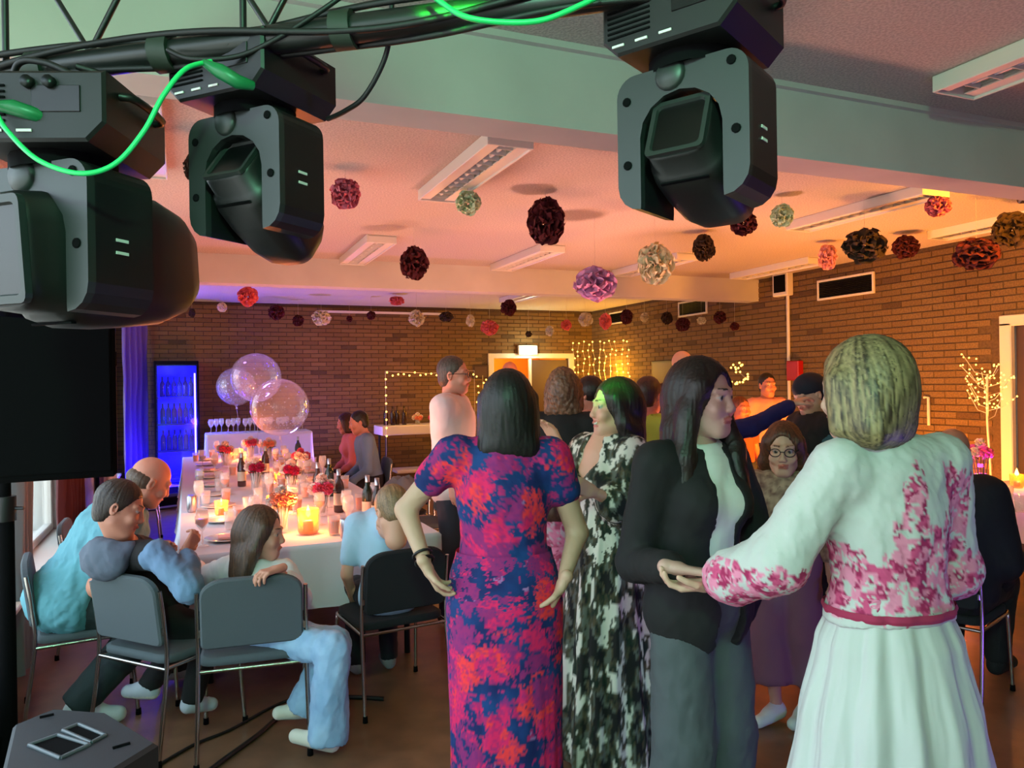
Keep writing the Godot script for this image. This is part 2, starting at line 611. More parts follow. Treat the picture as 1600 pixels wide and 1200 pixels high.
func unseen_par_can(called: String, label: String, at: Vector3, to: Vector3, c: Color, e: float, angle: float, g := 6.0, floor_stand := false) -> void:
	# unseen LED par: a short can in a U bracket, glowing front, its light just before the glass
	var t := thing(called, label, "spotlight", at)
	var dir := (to - at).normalized()
	var bas := Basis.looking_at(dir, Vector3.UP if absf(dir.y) < 0.95 else Vector3.RIGHT)
	var can := mb()
	lathe(can, [Vector2(0.0, -0.16), Vector2(0.05, -0.16), Vector2(0.075, -0.13), Vector2(0.085, 0.0), Vector2(0.09, 0.03), Vector2(0.082, 0.03), Vector2(0.078, 0.01)], 20, Vector3.ZERO, bas * Basis(Vector3.RIGHT, -PI / 2))
	obj(can, "can", M["black_plastic"], t)
	var fm := mb()
	lathe(fm, [Vector2(0.078, 0.010), Vector2(0.0, 0.014)], 20, Vector3.ZERO, bas * Basis(Vector3.RIGHT, -PI / 2))
	obj(fm, "lamp_front", glow("lamp_" + t.name, c, g), t)
	var br := mb()
	var s := -1.0 if floor_stand else 1.0
	tube(br, [Vector3(-0.1, 0, 0), Vector3(-0.1, s * 0.12, 0), Vector3(0.1, s * 0.12, 0), Vector3(0.1, 0, 0)], 0.008, 6)
	obj(br, "bracket", M["black_plastic"], t)
	spot(at + dir * 0.06, to, c, e, angle, 0.07)

func unseen_wash_panel(label: String, at: Vector3, to: Vector3, c: Color, e: float) -> void:
	# unseen flat LED wash light, 0.5 x 0.24 m, on a short foot; its light lies on the glowing face
	var t := thing("unseen_wash_light", label, "wash light", at)
	var dir := (to - at).normalized()
	var bas := Basis.looking_at(dir, Vector3.UP)
	var st := mb()
	box(st, Vector3.ZERO, Vector3(0.52, 0.26, 0.06), 0.01, bas)
	obj(st, "housing", M["black_plastic"], t)
	st = mb()
	box(st, bas * Vector3(0, 0, -0.031), Vector3(0.48, 0.22, 0.004), 0.0, bas)
	obj(st, "lamp_front", glow("lamp_" + t.name, c, 1.5), t)
	st = mb()
	var end := -at.y + 0.008 if at.y < 1.0 else CEIL - at.y
	for s in [-1, 1]:
		tube(st, [bas * Vector3(s * 0.27, 0, 0), bas * Vector3(s * 0.27, 0, 0) + Vector3(0, end, 0.0)], 0.008, 6)
	tube(st, [bas * Vector3(-0.27, 0, 0) + Vector3(0, end, 0.0), bas * Vector3(0.27, 0, 0) + Vector3(0, end, 0.0)], 0.008, 6)
	obj(st, "foot", M["black_plastic"], t)
	var l := AreaLight3D.new()
	l.name = "area_light"
	l.light_color = c
	l.light_energy = e
	l.area_size = Vector2(0.48, 0.22)
	l.area_range = 40.0
	l.area_attenuation = 2.0
	l.shadow_enabled = true
	l.transform = Transform3D(bas, at + dir * 0.037)
	add_child(l, true)

func make_lamps() -> void:
	# luminaires (switched off) under the ceiling, all alike
	var spots := [
		[-0.21, -7.15, "white ceiling luminaire at the far left, glowing violet in the louvre"],
		[1.57, -4.30, "white ceiling luminaire with violet louvre, nearest of the left row"],
		[1.57, -7.15, "white ceiling luminaire above the burgundy pompom, farther left"],
		[3.18, -7.10, "slim white ceiling luminaire behind the large burgundy pompom"],
		[4.70, -4.30, "long white ceiling luminaire just behind the front beam at right"],
		[4.70, -7.10, "white ceiling luminaire in front of the rear beam, right of middle"],
		[6.22, -6.90, "white ceiling luminaire next to the right brick wall"],
		[6.22, -4.20, "white ceiling luminaire at the right wall near the olive pompom"],
		[3.12, -1.70, "white ceiling luminaire before the front beam, top right corner"],
		[-0.21, -4.30, "white ceiling luminaire above the left stage lights"],
		[4.50, -10.10, "white ceiling luminaire beyond the rear beam"]]
	var proto: Node3D = null
	for s in spots:
		if proto == null:
			proto = thing("ceiling_luminaire", s[2], "ceiling light", Vector3(s[0], CEIL, s[1]), 0.0, "ceiling luminaires")
			var hsg := mb()
			for k in [-1, 1]:
				box(hsg, Vector3(k * 0.125, -0.035, 0), Vector3(0.012, 0.07, 1.28), 0.003)
				box(hsg, Vector3(0, -0.035, k * 0.634), Vector3(0.24, 0.07, 0.012), 0.003)
			box(hsg, Vector3(0, -0.006, 0), Vector3(0.25, 0.012, 1.28))
			for k in [-1, 1]:
				box(hsg, Vector3(k * 0.085, -0.055, 0), Vector3(0.07, 0.006, 1.25))
			obj(hsg, "housing", M["white_metal"], proto)
			var rf := mb()
			box(rf, Vector3(0, -0.014, 0), Vector3(0.10, 0.004, 1.24))
			obj(rf, "reflector", M["bright_aluminium"], proto)
			var tb := mb()
			tube(tb, [Vector3(0, -0.035, -0.58), Vector3(0, -0.035, 0.58)], 0.013, 10)
			obj(tb, "fluorescent_tube", M["porcelain"], proto)
			for k in 12:
				var lv := mb()
				box(lv, Vector3(0, -0.045, -0.55 + k * 0.1), Vector3(0.1, 0.03, 0.004))
				obj(lv, "louvre", M["white_metal"], proto)
		else:
			copy_of(proto, "ceiling_luminaire", Vector3(s[0], CEIL, s[1]), 0.0, s[2])
	# unseen stage lights behind and above the camera: green wash and a narrow green beam
	unseen_par_can("unseen_par_can", "unseen black LED par can casting green light, hung before the front beam", Vector3(-0.35, 2.62, 0.55), Vector3(0.9, 1.9, -2.6), Color(0.58, 1.0, 0.78), 4.2, 62.0)
	unseen_par_can("unseen_par_can", "small unseen pin spot casting a narrow green beam over the guests", CAM * Vector3(-0.3, 0.95, -0.5), P(948, 612, 3.2), Color(0.15, 1.0, 0.25), 110.0, 1.7)
	# unseen washes, placed to light ceiling and walls: on the floor, tilted up, and one fixed behind the front beam
	unseen_wash_panel("unseen floor wash light casting salmon light up the right wall", Vector3(6.45, 0.12, -5.0), Vector3(5.0, 2.9, -5.0), Color(1.0, 0.47, 0.27), 4.2)
	unseen_wash_panel("unseen floor wash light by the doorway casting amber light", Vector3(6.2, 0.12, -10.4), Vector3(5.6, 2.9, -9.4), Color(1.0, 0.66, 0.25), 3.5)
	unseen_wash_panel("unseen floor wash light behind the standing guests casting rose light upwards", Vector3(2.75, 0.12, -7.0), Vector3(2.65, 2.9, -6.8), Color(1.0, 0.69, 0.63), 2.6)
	unseen_wash_panel("unseen floor wash light near the girl with glasses casting rose light upwards", Vector3(3.55, 0.12, -5.2), Vector3(3.0, 2.9, -5.1), Color(1.0, 0.68, 0.59), 9.0)
	unseen_wash_panel("unseen wash light behind the front beam casting amber light on the right wall", Vector3(4.9, 2.77, -2.99), Vector3(6.85, 0.9, -6.8), Color(1.0, 0.64, 0.16), 4.5)
	unseen_wash_panel("unseen floor wash light behind the woman in white casting amber light on the right wall", Vector3(5.0, 0.12, -4.6), Vector3(6.85, 2.1, -6.4), Color(1.0, 0.64, 0.16), 13.0)
	unseen_wash_panel("unseen floor wash light in the back corner casting blue light on the curtain", Vector3(-0.25, 0.12, -11.3), Vector3(-0.7, 1.6, -12.2), Color(0.12, 0.06, 1.0), 10.0)
	unseen_wash_panel("unseen floor wash light beside the bar casting violet light on the ceiling", Vector3(1.9, 0.12, -11.3), Vector3(1.2, 2.9, -10.4), Color(0.66, 0.50, 1.0), 6.0)
	unseen_wash_panel("unseen floor wash light in front at right casting violet light", Vector3(3.4, 0.12, -0.7), Vector3(1.9, 0.7, -1.5), Color(0.55, 0.35, 1.0), 1.0)
	omni(Vector3(5.2, 2.2, ROOM_B - 1.3), Color(1.0, 0.72, 0.30), 3.0, 0.15)  # lamp out of view, lights the passage behind the doorway

# ================================================================ stage gear
func moving_head(label: String, at: Vector3, base_yaw: float, pan: float, tilt: float, k := 1.0, hk := 1.0) -> void:
	var cy := deg_to_rad(-YAW)
	var t := thing("moving_head_light", label, "stage light", at, cy + deg_to_rad(base_yaw), "moving head lights on the truss")
	t.scale = Vector3.ONE * k
	var st := mb()
	# base: box with cut lower corners
	var prof := PackedVector2Array([Vector2(-0.15, 0.0), Vector2(-0.15, -0.10), Vector2(-0.115, -0.135), Vector2(0.115, -0.135), Vector2(0.15, -0.10), Vector2(0.15, 0.0)])
	extrude(st, prof, -0.14, 0.14, Transform3D(), 0.006)
	var base := obj(st, "base", M["black_plastic"], t)
	st = mb()
	box(st, Vector3(0.06, -0.055, 0.141), Vector3(0.09, 0.05, 0.004), 0.001)
	obj(st, "display", M["lens_glass"], base)
	st = mb()
	for i in 7:
		box(st, Vector3(-0.085, -0.03 - i * 0.011, 0.141), Vector3(0.10, 0.004, 0.004))
	obj(st, "grille", M["black_matt"], base)
	for i in 3:
		st = mb()
		box(st, Vector3(-0.11 + i * 0.055, -0.115, 0.1415), Vector3(0.028, 0.005, 0.003))
		obj(st, "printed_mark", M["white_metal"], base)
	for i in 2:
		st = mb()
		lathe(st, [Vector2(0.012, 0), Vector2(0.012, 0.012), Vector2(0.0, 0.012)], 10, Vector3(0.01 + i * 0.04, -0.025, 0.14), Basis(Vector3.RIGHT, PI / 2))
		obj(st, "socket", M["dark_steel"], base)
	for sx in [-1, 1]:
		st = mb()
		tube(st, curve([Vector3(sx * 0.15, -0.03, -0.08), Vector3(sx * 0.175, -0.03, -0.06), Vector3(sx * 0.175, -0.03, 0.06), Vector3(sx * 0.15, -0.03, 0.08)], 3), 0.008, 6)
		obj(st, "handle", M["black_plastic"], base)
	st = mb()
	box(st, Vector3(0, 0.012, 0), Vector3(0.22, 0.02, 0.05), 0.004)
	lathe(st, [Vector2(0.035, 0.02), Vector2(0.035, 0.05), Vector2(0.012, 0.06), Vector2(0, 0.06)], 12)
	obj(st, "clamp_plate", M["dark_steel"], t)
	# yoke
	var yk := Node3D.new()
	yk.name = "yoke"
	t.add_child(yk)
	yk.rotation.y = deg_to_rad(pan)
	st = mb()
	lathe(st, [Vector2(0.10, -0.165), Vector2(0.10, -0.135)], 20)
	obj(st, "turntable", M["black_matt"], yk)
	var pg := PackedVector2Array()
	for a in 7: pg.append(Vector2(0.105, -0.205) + Vector2(cos(PI / 2 * a / 6), sin(PI / 2 * a / 6)) * 0.045)
	for a in 7: pg.append(Vector2(-0.105, -0.205) + Vector2(-sin(PI / 2 * a / 6), cos(PI / 2 * a / 6)) * 0.045)
	for a in 5: pg.append(Vector2(-0.095, -0.40) + Vector2(-cos(PI / 2 * a / 4), -sin(PI / 2 * a / 4)) * 0.055)
	pg.append(Vector2(-0.094, -0.44))
	for a in 9: pg.append(Vector2(0, -0.30) + Vector2(-cos(PI * a / 8) * 0.094, sin(PI * a / 8) * 0.085))
	pg.append(Vector2(0.094, -0.44))
	for a in 5: pg.append(Vector2(0.095, -0.40) + Vector2(sin(PI / 2 * a / 4), -cos(PI / 2 * a / 4)) * 0.055)
	extrude(st, pg, -0.075, 0.075, Transform3D(), 0.0)
	st = mb()
	extrude(st, pg, -0.08, 0.062)
	obj(st, "yoke_shell", M["black_plastic"], yk)
	st = mb()
	extrude(st, pg, 0.062, 0.080)
	obj(st, "yoke_front", M["grey_casting"], yk)
	st = mb()
	lathe(st, [Vector2(0.036, 0), Vector2(0.034, 0.018), Vector2(0.028, 0.024), Vector2(0.0, 0.024)], 16, Vector3(-0.02, -0.180, 0.066), Basis(Vector3.RIGHT, PI / 2))
	obj(st, "pan_lock", M["grey_casting"], yk)
	for p in [Vector2(-0.125, -0.215), Vector2(0.115, -0.185), Vector2(-0.125, -0.355), Vector2(0.123, -0.325)]:
		st = mb()
		lathe(st, [Vector2(0.010, 0), Vector2(0.010, 0.003), Vector2(0.006, 0.003), Vector2(0.0, 0.001)], 10, Vector3(p.x, p.y, 0.080), Basis(Vector3.RIGHT, PI / 2))
		obj(st, "screw", M["black_matt"], yk)
	for i in 2:
		st = mb()
		box(st, Vector3(0.1515, -0.31 - i * 0.025, 0.0), Vector3(0.002, 0.006, 0.03))
		obj(st, "printed_mark", M["white_metal"], yk)
	# head
	var hd := Node3D.new()
	hd.name = "head"
	t.add_child(hd)
	hd.transform = Transform3D(Basis(Vector3.UP, deg_to_rad(pan)), Vector3.ZERO) * Transform3D(Basis(Vector3.RIGHT, -deg_to_rad(tilt)) * Basis.from_scale(Vector3(1, hk, hk)), Vector3(0, -0.33, 0))
	st = mb()
	var rings := []
	for s in [[-0.225, 0.06, 0.05], [-0.215, 0.10, 0.11], [-0.185, 0.14, 0.155], [-0.13, 0.165, 0.19], [-0.05, 0.172, 0.20], [0.01, 0.172, 0.195], [0.04, 0.165, 0.175], [0.045, 0.150, 0.160], [0.085, 0.145, 0.150], [0.09, 0.138, 0.142]]:
		var ring := []
		for q in rounded(s[1], s[2], minf(s[1], s[2]) * 0.28, 4): ring.append(Vector3(q.x, q.y, s[0]))
		rings.append(ring)
	loft(st, rings)
	obj(st, "head_shell", M["black_plastic"], hd)
	st = mb()
	var fr := []
	for s in [[0.090, 0.132, 0.136], [0.100, 0.132, 0.136], [0.100, 0.112, 0.116], [0.092, 0.106, 0.110]]:
		var ring := []
		for q in rounded(s[1], s[2], 0.012, 3): ring.append(Vector3(q.x, q.y, s[0]))
		fr.append(ring)
	loft(st, fr, false, false, -1)
	obj(st, "lens_frame", M["grey_casting"], hd)
	st = mb()
	extrude(st, rounded(0.110, 0.114, 0.01, 2), 0.090, 0.0935)
	obj(st, "lens", M["lens_glass"], hd)
	st = mb()
	for sx in [-1, 1]:
		lathe(st, [Vector2(0.04, 0.07), Vector2(0.04, 0.098)], 14, Vector3.ZERO, Basis(Vector3.FORWARD, sx * PI / 2))
	obj(st, "tilt_axle", M["dark_steel"], hd)
	for sy in [-1, 1]:
		for i in 5:
			st = mb()
			box(st, Vector3(0, sy * 0.0925, -0.06 + i * 0.022), Vector3(0.11, 0.003, 0.008))
			obj(st, "vent_slot", M["black_matt"], hd)

func cable(label: String, pts: Array, r: float, m: Material, called := "cable") -> void:
	var st := mb()
	tube(st, curve(pts, 8), r, 7)
	tag(obj(st, called, m), label, "cable")

func make_stage() -> void:
	var a := P(-120, 134, 1.46)
	var b := P(1200, -40, 1.20)
	var dir := (b - a).normalized()
	var t := thing("lighting_truss", "black tubular lighting truss with diagonal lattice bars, crossing the upper left", "truss", a)
	var up := Vector3.UP * 0.30
	var st := mb()
	tube(st, [Vector3.ZERO, b - a], 0.0245, 14)
	obj(st, "chord", M["truss_black"], t)
	st = mb()
	tube(st, [up, b - a + up], 0.0245, 14)
	obj(st, "chord", M["truss_black"], t)
	var node := P(147, 100, 1.41) - a
	var s0 := node.dot(dir)
	for i in range(-2, 6):
		var s := s0 + i * 0.35
		for k in [-1, 1]:
			st = mb()
			tube(st, [dir * s + Vector3.UP * 0.02, dir * (s + k * 0.175) + up], 0.0055, 8)
			obj(st, "lattice_bar", M["truss_black"], t)
	for s in [P(10, 118, 1.43), P(385, 60, 1.36)]:
		st = mb()
		var off: float = (s - a).dot(dir)
		tube(st, [dir * off + Vector3.UP * 0.01, dir * off + up], 0.006, 8)
		obj(st, "upright_bar", M["truss_black"], t)
	# tape round the chord and the cables
	for px in [262, 40, 560]:
		var c: Vector3 = dir * (P(px, 90, 1.38) - a).dot(dir)
		st = mb()
		tube(st, [c - dir * 0.018, c + dir * 0.018], 0.033, 14)
		obj(st, "tape_band", M["gaffer"], t)
	# black cables tied along the chord
	var sd := 0
	for j in 4:
		var pts := []
		for i in 15:
			var f := i / 14.0
			sd += 1
			var ph := TAU * (j / 4.0) + sin(f * 9.0 + j) * 0.7
			pts.append(a + (b - a) * (f * 0.9 + 0.02) + Vector3.UP * (0.031 * sin(ph) + 0.004) + dir.cross(Vector3.UP) * -0.031 * cos(ph))
		cable("black cable tied along the truss, %s of four" % ["lowest", "front", "uppermost", "rear"][j], pts, 0.006, M["cable_black"])
	cable("black cable looping down from the truss to the middle stage light", [P(612, -20, 1.33), P(611, 40, 1.33), P(600, 95, 1.35), P(570, 150, 1.38), P(540, 173, 1.42), P(512, 186, 1.46)], 0.0048, M["cable_black"])
	cable("black cable bundle looped over the left stage light", [P(20, 150, 1.38), P(28, 100, 1.35), P(70, 98, 1.34), P(120, 120, 1.34), P(165, 145, 1.36), P(158, 118, 1.36), P(120, 104, 1.35)], 0.006, M["cable_black"])
	cable("thin black cable crossing the truss above the middle stage light", [P(262, 78, 1.33), P(300, 92, 1.32), P(370, 88, 1.32), P(430, 62, 1.31), P(500, 18, 1.30), P(540, -10, 1.30)], 0.0045, M["cable_black"])
	cable("green lit cable hanging in an arc between the two left stage lights", [P(-40, 120, 1.25), P(-10, 170, 1.25), P(12, 205, 1.24), P(60, 250, 1.22), P(125, 271, 1.21), P(180, 256, 1.22), P(225, 205, 1.23), P(255, 150, 1.24), P(290, 108, 1.26), P(330, 96, 1.30)], 0.0042, M["cable_lit_green"])
	cable("green lit cable sagging under the truss beside the right stage light", [P(650, -30, 1.22), P(690, 4, 1.21), P(730, 27, 1.20), P(790, 35, 1.20), P(845, 32, 1.20), P(890, 16, 1.20), P(940, -8, 1.20)], 0.0048, M["cable_lit_green"])
	cable("black cable lying on the floor beside the girl's chair", [on_y(215, 1215, 0.008), on_y(300, 1165, 0.008), on_y(360, 1140, 0.008), on_y(440, 1098, 0.008), on_y(520, 1075, 0.008)], 0.007, M["cable_black"])
	cable("thicker black cable lying on the floor behind the girl's chair", [on_y(300, 1225, 0.012), on_y(345, 1190, 0.012), on_y(400, 1150, 0.012), on_y(455, 1108, 0.012), on_y(530, 1090, 0.012), on_y(600, 1092, 0.012)], 0.011, M["cable_black"])
	for c in [[[P(-20, 163, 1.27), P(20, 168, 1.27), P(58, 180, 1.28), P(82, 188, 1.30)], "green lit connector plug at the left stage light"], [[P(318, 98, 1.29), P(345, 112, 1.28), P(372, 128, 1.28), P(395, 134, 1.30)], "green lit connector plug at the middle stage light"]]:
		var cp := mb()
		tube(cp, c[0], [0.006, 0.013, 0.012, 0.008], 10)
		tag(obj(cp, "connector_plug", M["plug_lit_green"]), c[1], "plug")
	moving_head("black moving head stage light at far left, its head turned sideways", P(100, 152, 1.40), 2.0, -22.0, -4.0, 0.88, 1.5)
	moving_head("black moving head stage light in the middle, hung below the cables", P(398, 93, 1.45), -24.0, -2.0, 38.0, 0.74)
	moving_head("black moving head stage light at right with square lens facing the room", P(1084, 2, 1.28), -38.0, 0.0, 22.0, 0.76)
	# lift tower with loudspeaker
	var tw := thing("lift_stand", "black telescopic lift stand at the left edge", "stand", ground(4, 3.1))
	st = mb()
	tube(st, [Vector3(0, 0.02, 0), Vector3(0, 1.15, 0)], 0.034, 12)
	obj(st, "mast", M["black_matt"], tw)
	st = mb()
	tube(st, [Vector3(0, 1.1, 0), Vector3(0, 2.25, 0)], 0.024, 12)
	obj(st, "inner_mast", M["black_matt"], tw)
	st = mb()
	tube(st, [Vector3(0, 1.08, 0), Vector3(0, 1.18, 0)], 0.042, 12)
	tube(st, [Vector3(0, 1.13, 0), Vector3(0.07, 1.13, 0.02)], 0.008, 6)
	obj(st, "collar", M["black_plastic"], tw)
	for k in 3:
		st = mb()
		var an := TAU * k / 3.0 + 0.4
		tube(st, [Vector3(0, 0.25, 0), Vector3(cos(an) * 0.24, 0.015, sin(an) * 0.24)], 0.014, 8)
		obj(st, "leg", M["black_matt"], tw)
	st = mb()
	var sp := P(90, 600, 2.65)
	var rel := sp - ground(4, 3.1)
	tube(st, [Vector3(0, 1.62, 0), Vector3(rel.x * 0.55, 1.62, rel.z * 0.55)], 0.016, 8)
	obj(st, "speaker_arm", M["black_matt"], tw)
	sp.y = 1.31
	var ls := thing("loudspeaker", "tall black loudspeaker box hanging at the left", "loudspeaker", sp, deg_to_rad(-YAW + 27.0))
	st = mb()
	box(st, Vector3(0, 0.33, 0), Vector3(0.36, 0.66, 0.34), 0.012)
	var lb := obj(st, "cabinet", M["black_matt"], ls)
	st = mb()
	box(st, Vector3(0, 0.33, 0.172), Vector3(0.33, 0.62, 0.012), 0.005)
	obj(st, "grille", M["black_matt"], ls)
	st = mb()
	box(st, Vector3(0.181, 0.40, 0), Vector3(0.004, 0.05, 0.14), 0.0015)
	obj(st, "handle", M["black_matt"], lb)
	# subwoofer on the floor at the lower left
	var top := 0.46
	var org := on_y(120, 1150, top)
	org.y = 0
	var sub := thing("subwoofer", "grey-black floor loudspeaker with carrying handles in its top, lower left", "loudspeaker", org)
	var poly := PackedVector2Array()
	for q in [[20, 1132], [84, 1106], [168, 1112], [247, 1160], [163, 1212], [70, 1262], [-6, 1240]]:
		var w := on_y(q[0], q[1], top) - org
		poly.append(Vector2(w.x, -w.z))
	st = mb()
	var lie := Transform3D(Basis(Vector3.RIGHT, -PI / 2), Vector3.ZERO)
	extrude(st, poly, 0.0, top, lie, 0.012)
	obj(st, "cabinet", noisy_ret("sub_grey", Color(0.17, 0.19, 0.215), 0.6), sub)
	for hx in [[[45, 1166], [90, 1150], [140, 1165], [95, 1186]], [[98, 1143], [122, 1133], [165, 1150], [143, 1162]]]:
		var hp := PackedVector2Array()
		for q in hx:
			var w := on_y(q[0], q[1], top) - org
			hp.append(Vector2(w.x, -w.z))
		st = mb()
		extrude(st, hp, top - 0.004, top + 0.002, lie)
		obj(st, "handle_recess", M["black_matt"], sub)
		for e in 4:
			var w0 := hp[e]
			var w1 := hp[(e + 1) % 4]
			st = mb()
			tube(st, [Vector3(w0.x, top + 0.003, -w0.y), Vector3(w1.x, top + 0.003, -w1.y)], 0.007, 6)
			obj(st, "handle_rim", M["sub_rim"], sub)
	for hx in [[62, 1122, 84, 1117], [176, 1170, 203, 1162]]:
		var p0 := on_y(hx[0], hx[1], top) - org
		var p1 := on_y(hx[2], hx[3], top) - org
		st = mb()
		tube(st, [p0, p1], 0.007, 6)
		obj(st, "foot_slot", M["black_matt"], sub)

func noisy_ret(called: String, c: Color, rough: float) -> StandardMaterial3D:
	mat("sub_rim", Color(0.34, 0.37, 0.39), 0.35)
	var m := mat(called, c, rough)
	noisy(m, 0.2, 0.8, 1.0, Vector3(6, 6, 6))
	return m

# ================================================================ paper pompoms
func ruffle(n: int, sd: int, spread := 0.34) -> ArrayMesh:
	# a ball of crumpled tissue petals, radius 1
	var st := mb()
	var r := RandomNumberGenerator.new()
	r.seed = sd
	for i in n:
		var y := 1.0 - 2.0 * (i + 0.5) / n
		var a := i * 2.39996 + r.randf() * 0.3
		var d := Vector3(sqrt(1 - y * y) * cos(a), y, sqrt(1 - y * y) * sin(a))
		var u := d.cross(Vector3(r.randf() - 0.5, r.randf() - 0.5, r.randf() - 0.5)).normalized()
		var w := d.cross(u)
		var len := 0.82 + 0.24 * r.randf()
		st.set_smooth_group(i + 1)
		var g := []
		for j in 4:
			var f: float = [0.35, 0.7, 0.93, 1.0][j]
			var row := []
			for q in 4:
				var s := (q - 1.5) / 1.5
				var wd: float = spread * [0.5, 1.0, 1.05, 0.75][j]
				row.append(d * len * f * (1.0 - 0.10 * s * s) + u * s * wd + w * (0.16 * sin(s * 3.0 + j * 1.3 + i) * f + (r.randf() - 0.5) * 0.08))
			g.append(row)
		for j in 3:
			for q in 3:
				quad(st, g[j][q], g[j][q + 1], g[j + 1][q + 1], g[j + 1][q])
	return done(st)

func make_pompoms() -> void:
	var tones := {"rose": Color(0.78, 0.42, 0.50), "mint": Color(0.80, 0.90, 0.74), "burgundy": Color(0.30, 0.035, 0.085), "lilac": Color(0.80, 0.56, 0.76), "cream": Color(0.88, 0.84, 0.70), "olive": Color(0.24, 0.17, 0.12), "coral": Color(0.90, 0.42, 0.40), "pink": Color(0.88, 0.60, 0.62)}
	for k in tones:
		var m := mat("tissue_" + k, tones[k], 0.9)
		m.backlight_enabled = k != "burgundy" and k != "olive"
		m.backlight = tones[k] * 0.35
	var shapes := [ruffle(72, 1), ruffle(64, 2), ruffle(80, 3)]
	var thread := mat("thread", Color(0.75, 0.72, 0.68), 0.8)
	# pixel, size in pixels, metres across, colour, label
	var list := [
		[540, 303, 46, 48, 0.24, "rose", "rose tissue pompom left of the nearest luminaire, beside the middle stage light"],
		[731, 317, 42, 38, 0.24, "mint", "pale mint tissue pompom right under the nearest luminaire"],
		[853, 346, 60, 74, 0.30, "burgundy", "largest burgundy tissue pompom in mid ceiling"],
		[647, 411, 45, 54, 0.26, "burgundy", "burgundy tissue pompom below the farther left luminaire"],
		[930, 443, 66, 54, 0.30, "lilac", "lilac tissue pompom at the rear beam"],
		[1024, 413, 56, 66, 0.29, "cream", "large cream tissue pompom right of the lilac one"],
		[1100, 387, 34, 43, 0.22, "olive", "small dark brown tissue pompom below the right stage light"],
		[1163, 350, 42, 36, 0.22, "burgundy", "burgundy tissue pompom close under the right stage light"],
		[1222, 337, 36, 36, 0.22, "mint", "pale mint tissue pompom left of the long luminaire"],
		[1293, 402, 28, 40, 0.22, "pink", "pale pink tissue pompom touching the big dark brown one"],
		[1351, 384, 66, 54, 0.28, "olive", "big dark brown tissue pompom above the wall grille"],
		[1415, 386, 40, 36, 0.22, "burgundy", "small ragged burgundy tissue pompom right of the big brown one"],
		[1526, 397, 66, 50, 0.27, "burgundy", "wide burgundy tissue pompom against the right brick wall"],
		[1580, 358, 56, 54, 0.26, "olive", "dark brown tissue pompom cut by the right picture edge"],
		[1465, 322, 38, 34, 0.23, "rose", "dusty rose tissue pompom below the long luminaire"],
		[308, 262, 40, 52, 0.24, "olive", "dark brown tissue pompom half hidden behind the middle stage light"],
		[387, 463, 30, 32, 0.24, "coral", "coral tissue pompom at the far left ceiling edge"],
		[347, 480, 15, 15, 0.13, "cream", "tiny cream tissue pompom, leftmost of the far garland"],
		[300, 489, 10, 14, 0.11, "olive", "tiny brown tissue pompom above the blue cooler"],
		[432, 488, 24, 24, 0.22, "burgundy", "burgundy tissue pompom above the clear balloons"],
		[466, 501, 18, 18, 0.17, "burgundy", "small burgundy tissue pompom left of the far cream one"],
		[502, 497, 29, 24, 0.24, "cream", "cream oval tissue pompom at the left end of the white rail"],
		[546, 498, 10, 10, 0.10, "burgundy", "tiny burgundy tissue pompom under the white rail"],
		[580, 493, 14, 14, 0.13, "burgundy", "small burgundy tissue pompom in the middle of the white rail"],
		[620, 470, 24, 14, 0.18, "coral", "coral tissue pompom flat against the far ceiling"],
		[651, 497, 25, 26, 0.22, "cream", "cream tissue pompom at the right end of the white rail"],
		[697, 495, 22, 16, 0.17, "olive", "brown tissue pompom between two cream ones on the far garland"],
		[735, 501, 14, 20, 0.15, "cream", "narrow cream tissue pompom left of the coral one"],
		[765, 512, 27, 24, 0.23, "coral", "coral tissue pompom above the bright exit sign, to its left"],
		[795, 481, 25, 26, 0.22, "burgundy", "burgundy tissue pompom crossing the far ceiling edge"],
		[826, 522, 10, 10, 0.10, "olive", "tiny brown tissue pompom right above the exit sign"],
		[859, 517, 14, 16, 0.14, "cream", "small cream tissue pompom right of the exit sign"],
		[885, 508, 17, 17, 0.16, "coral", "small coral tissue pompom in the hall corner"],
		[915, 499, 23, 22, 0.21, "cream", "cream tissue pompom in the hall corner"],
		[946, 502, 19, 26, 0.20, "coral", "coral tissue pompom above the fairy light curtain"],
		[979, 495, 20, 24, 0.20, "burgundy", "burgundy tissue pompom right above the fairy light curtain"],
		[1007, 496, 13, 15, 0.14, "cream", "small cream tissue pompom on the right wall garland"],
		[1042, 497, 18, 20, 0.18, "olive", "brown tissue pompom left of the far wall grille"],
		[1067, 507, 23, 22, 0.20, "burgundy", "burgundy tissue pompom under the far wall grille"],
		[1096, 501, 14, 12, 0.13, "cream", "tiny cream tissue pompom right under the far wall grille"],
		[1125, 496, 20, 20, 0.18, "burgundy", "burgundy tissue pompom right of the far wall grille"],
		[1148, 510, 14, 13, 0.12, "burgundy", "tiny burgundy tissue pompom, rightmost of the far garland"]]
	for i in list.size():
		var q: Array = list[i]
		var d: float = q[4] * F / ((q[2] + q[3]) * 0.5)
		var at := P(q[0], q[1], d)
		var lim := minf(CEIL - 0.02 - q[3] / F * d * 0.5, 9.0)
		while at.y > lim or at.z < ROOM_B + 0.2 or at.x > ROOM_R - 0.16:
			d *= 0.985
			at = P(q[0], q[1], d)
		var t := thing("paper_pompom", q[6], "pompom", at, rng.randf() * TAU, "tissue pompoms under the ceiling")
		var ball := put(shapes[i % 3], "tissue_ball", M["tissue_" + q[5]], t)
		ball.scale = Vector3(q[2] / F * d * 0.53, q[3] / F * d * 0.53, q[2] / F * d * 0.53)
		var st := mb()
		var roof := CEIL
		if at.z < -7.88 and at.z > -8.14: roof = 2.62
		tube(st, [Vector3(0, 0.02, 0), Vector3(0, roof - at.y, 0)], 0.0012, 4)
		obj(st, "thread", thread, t)

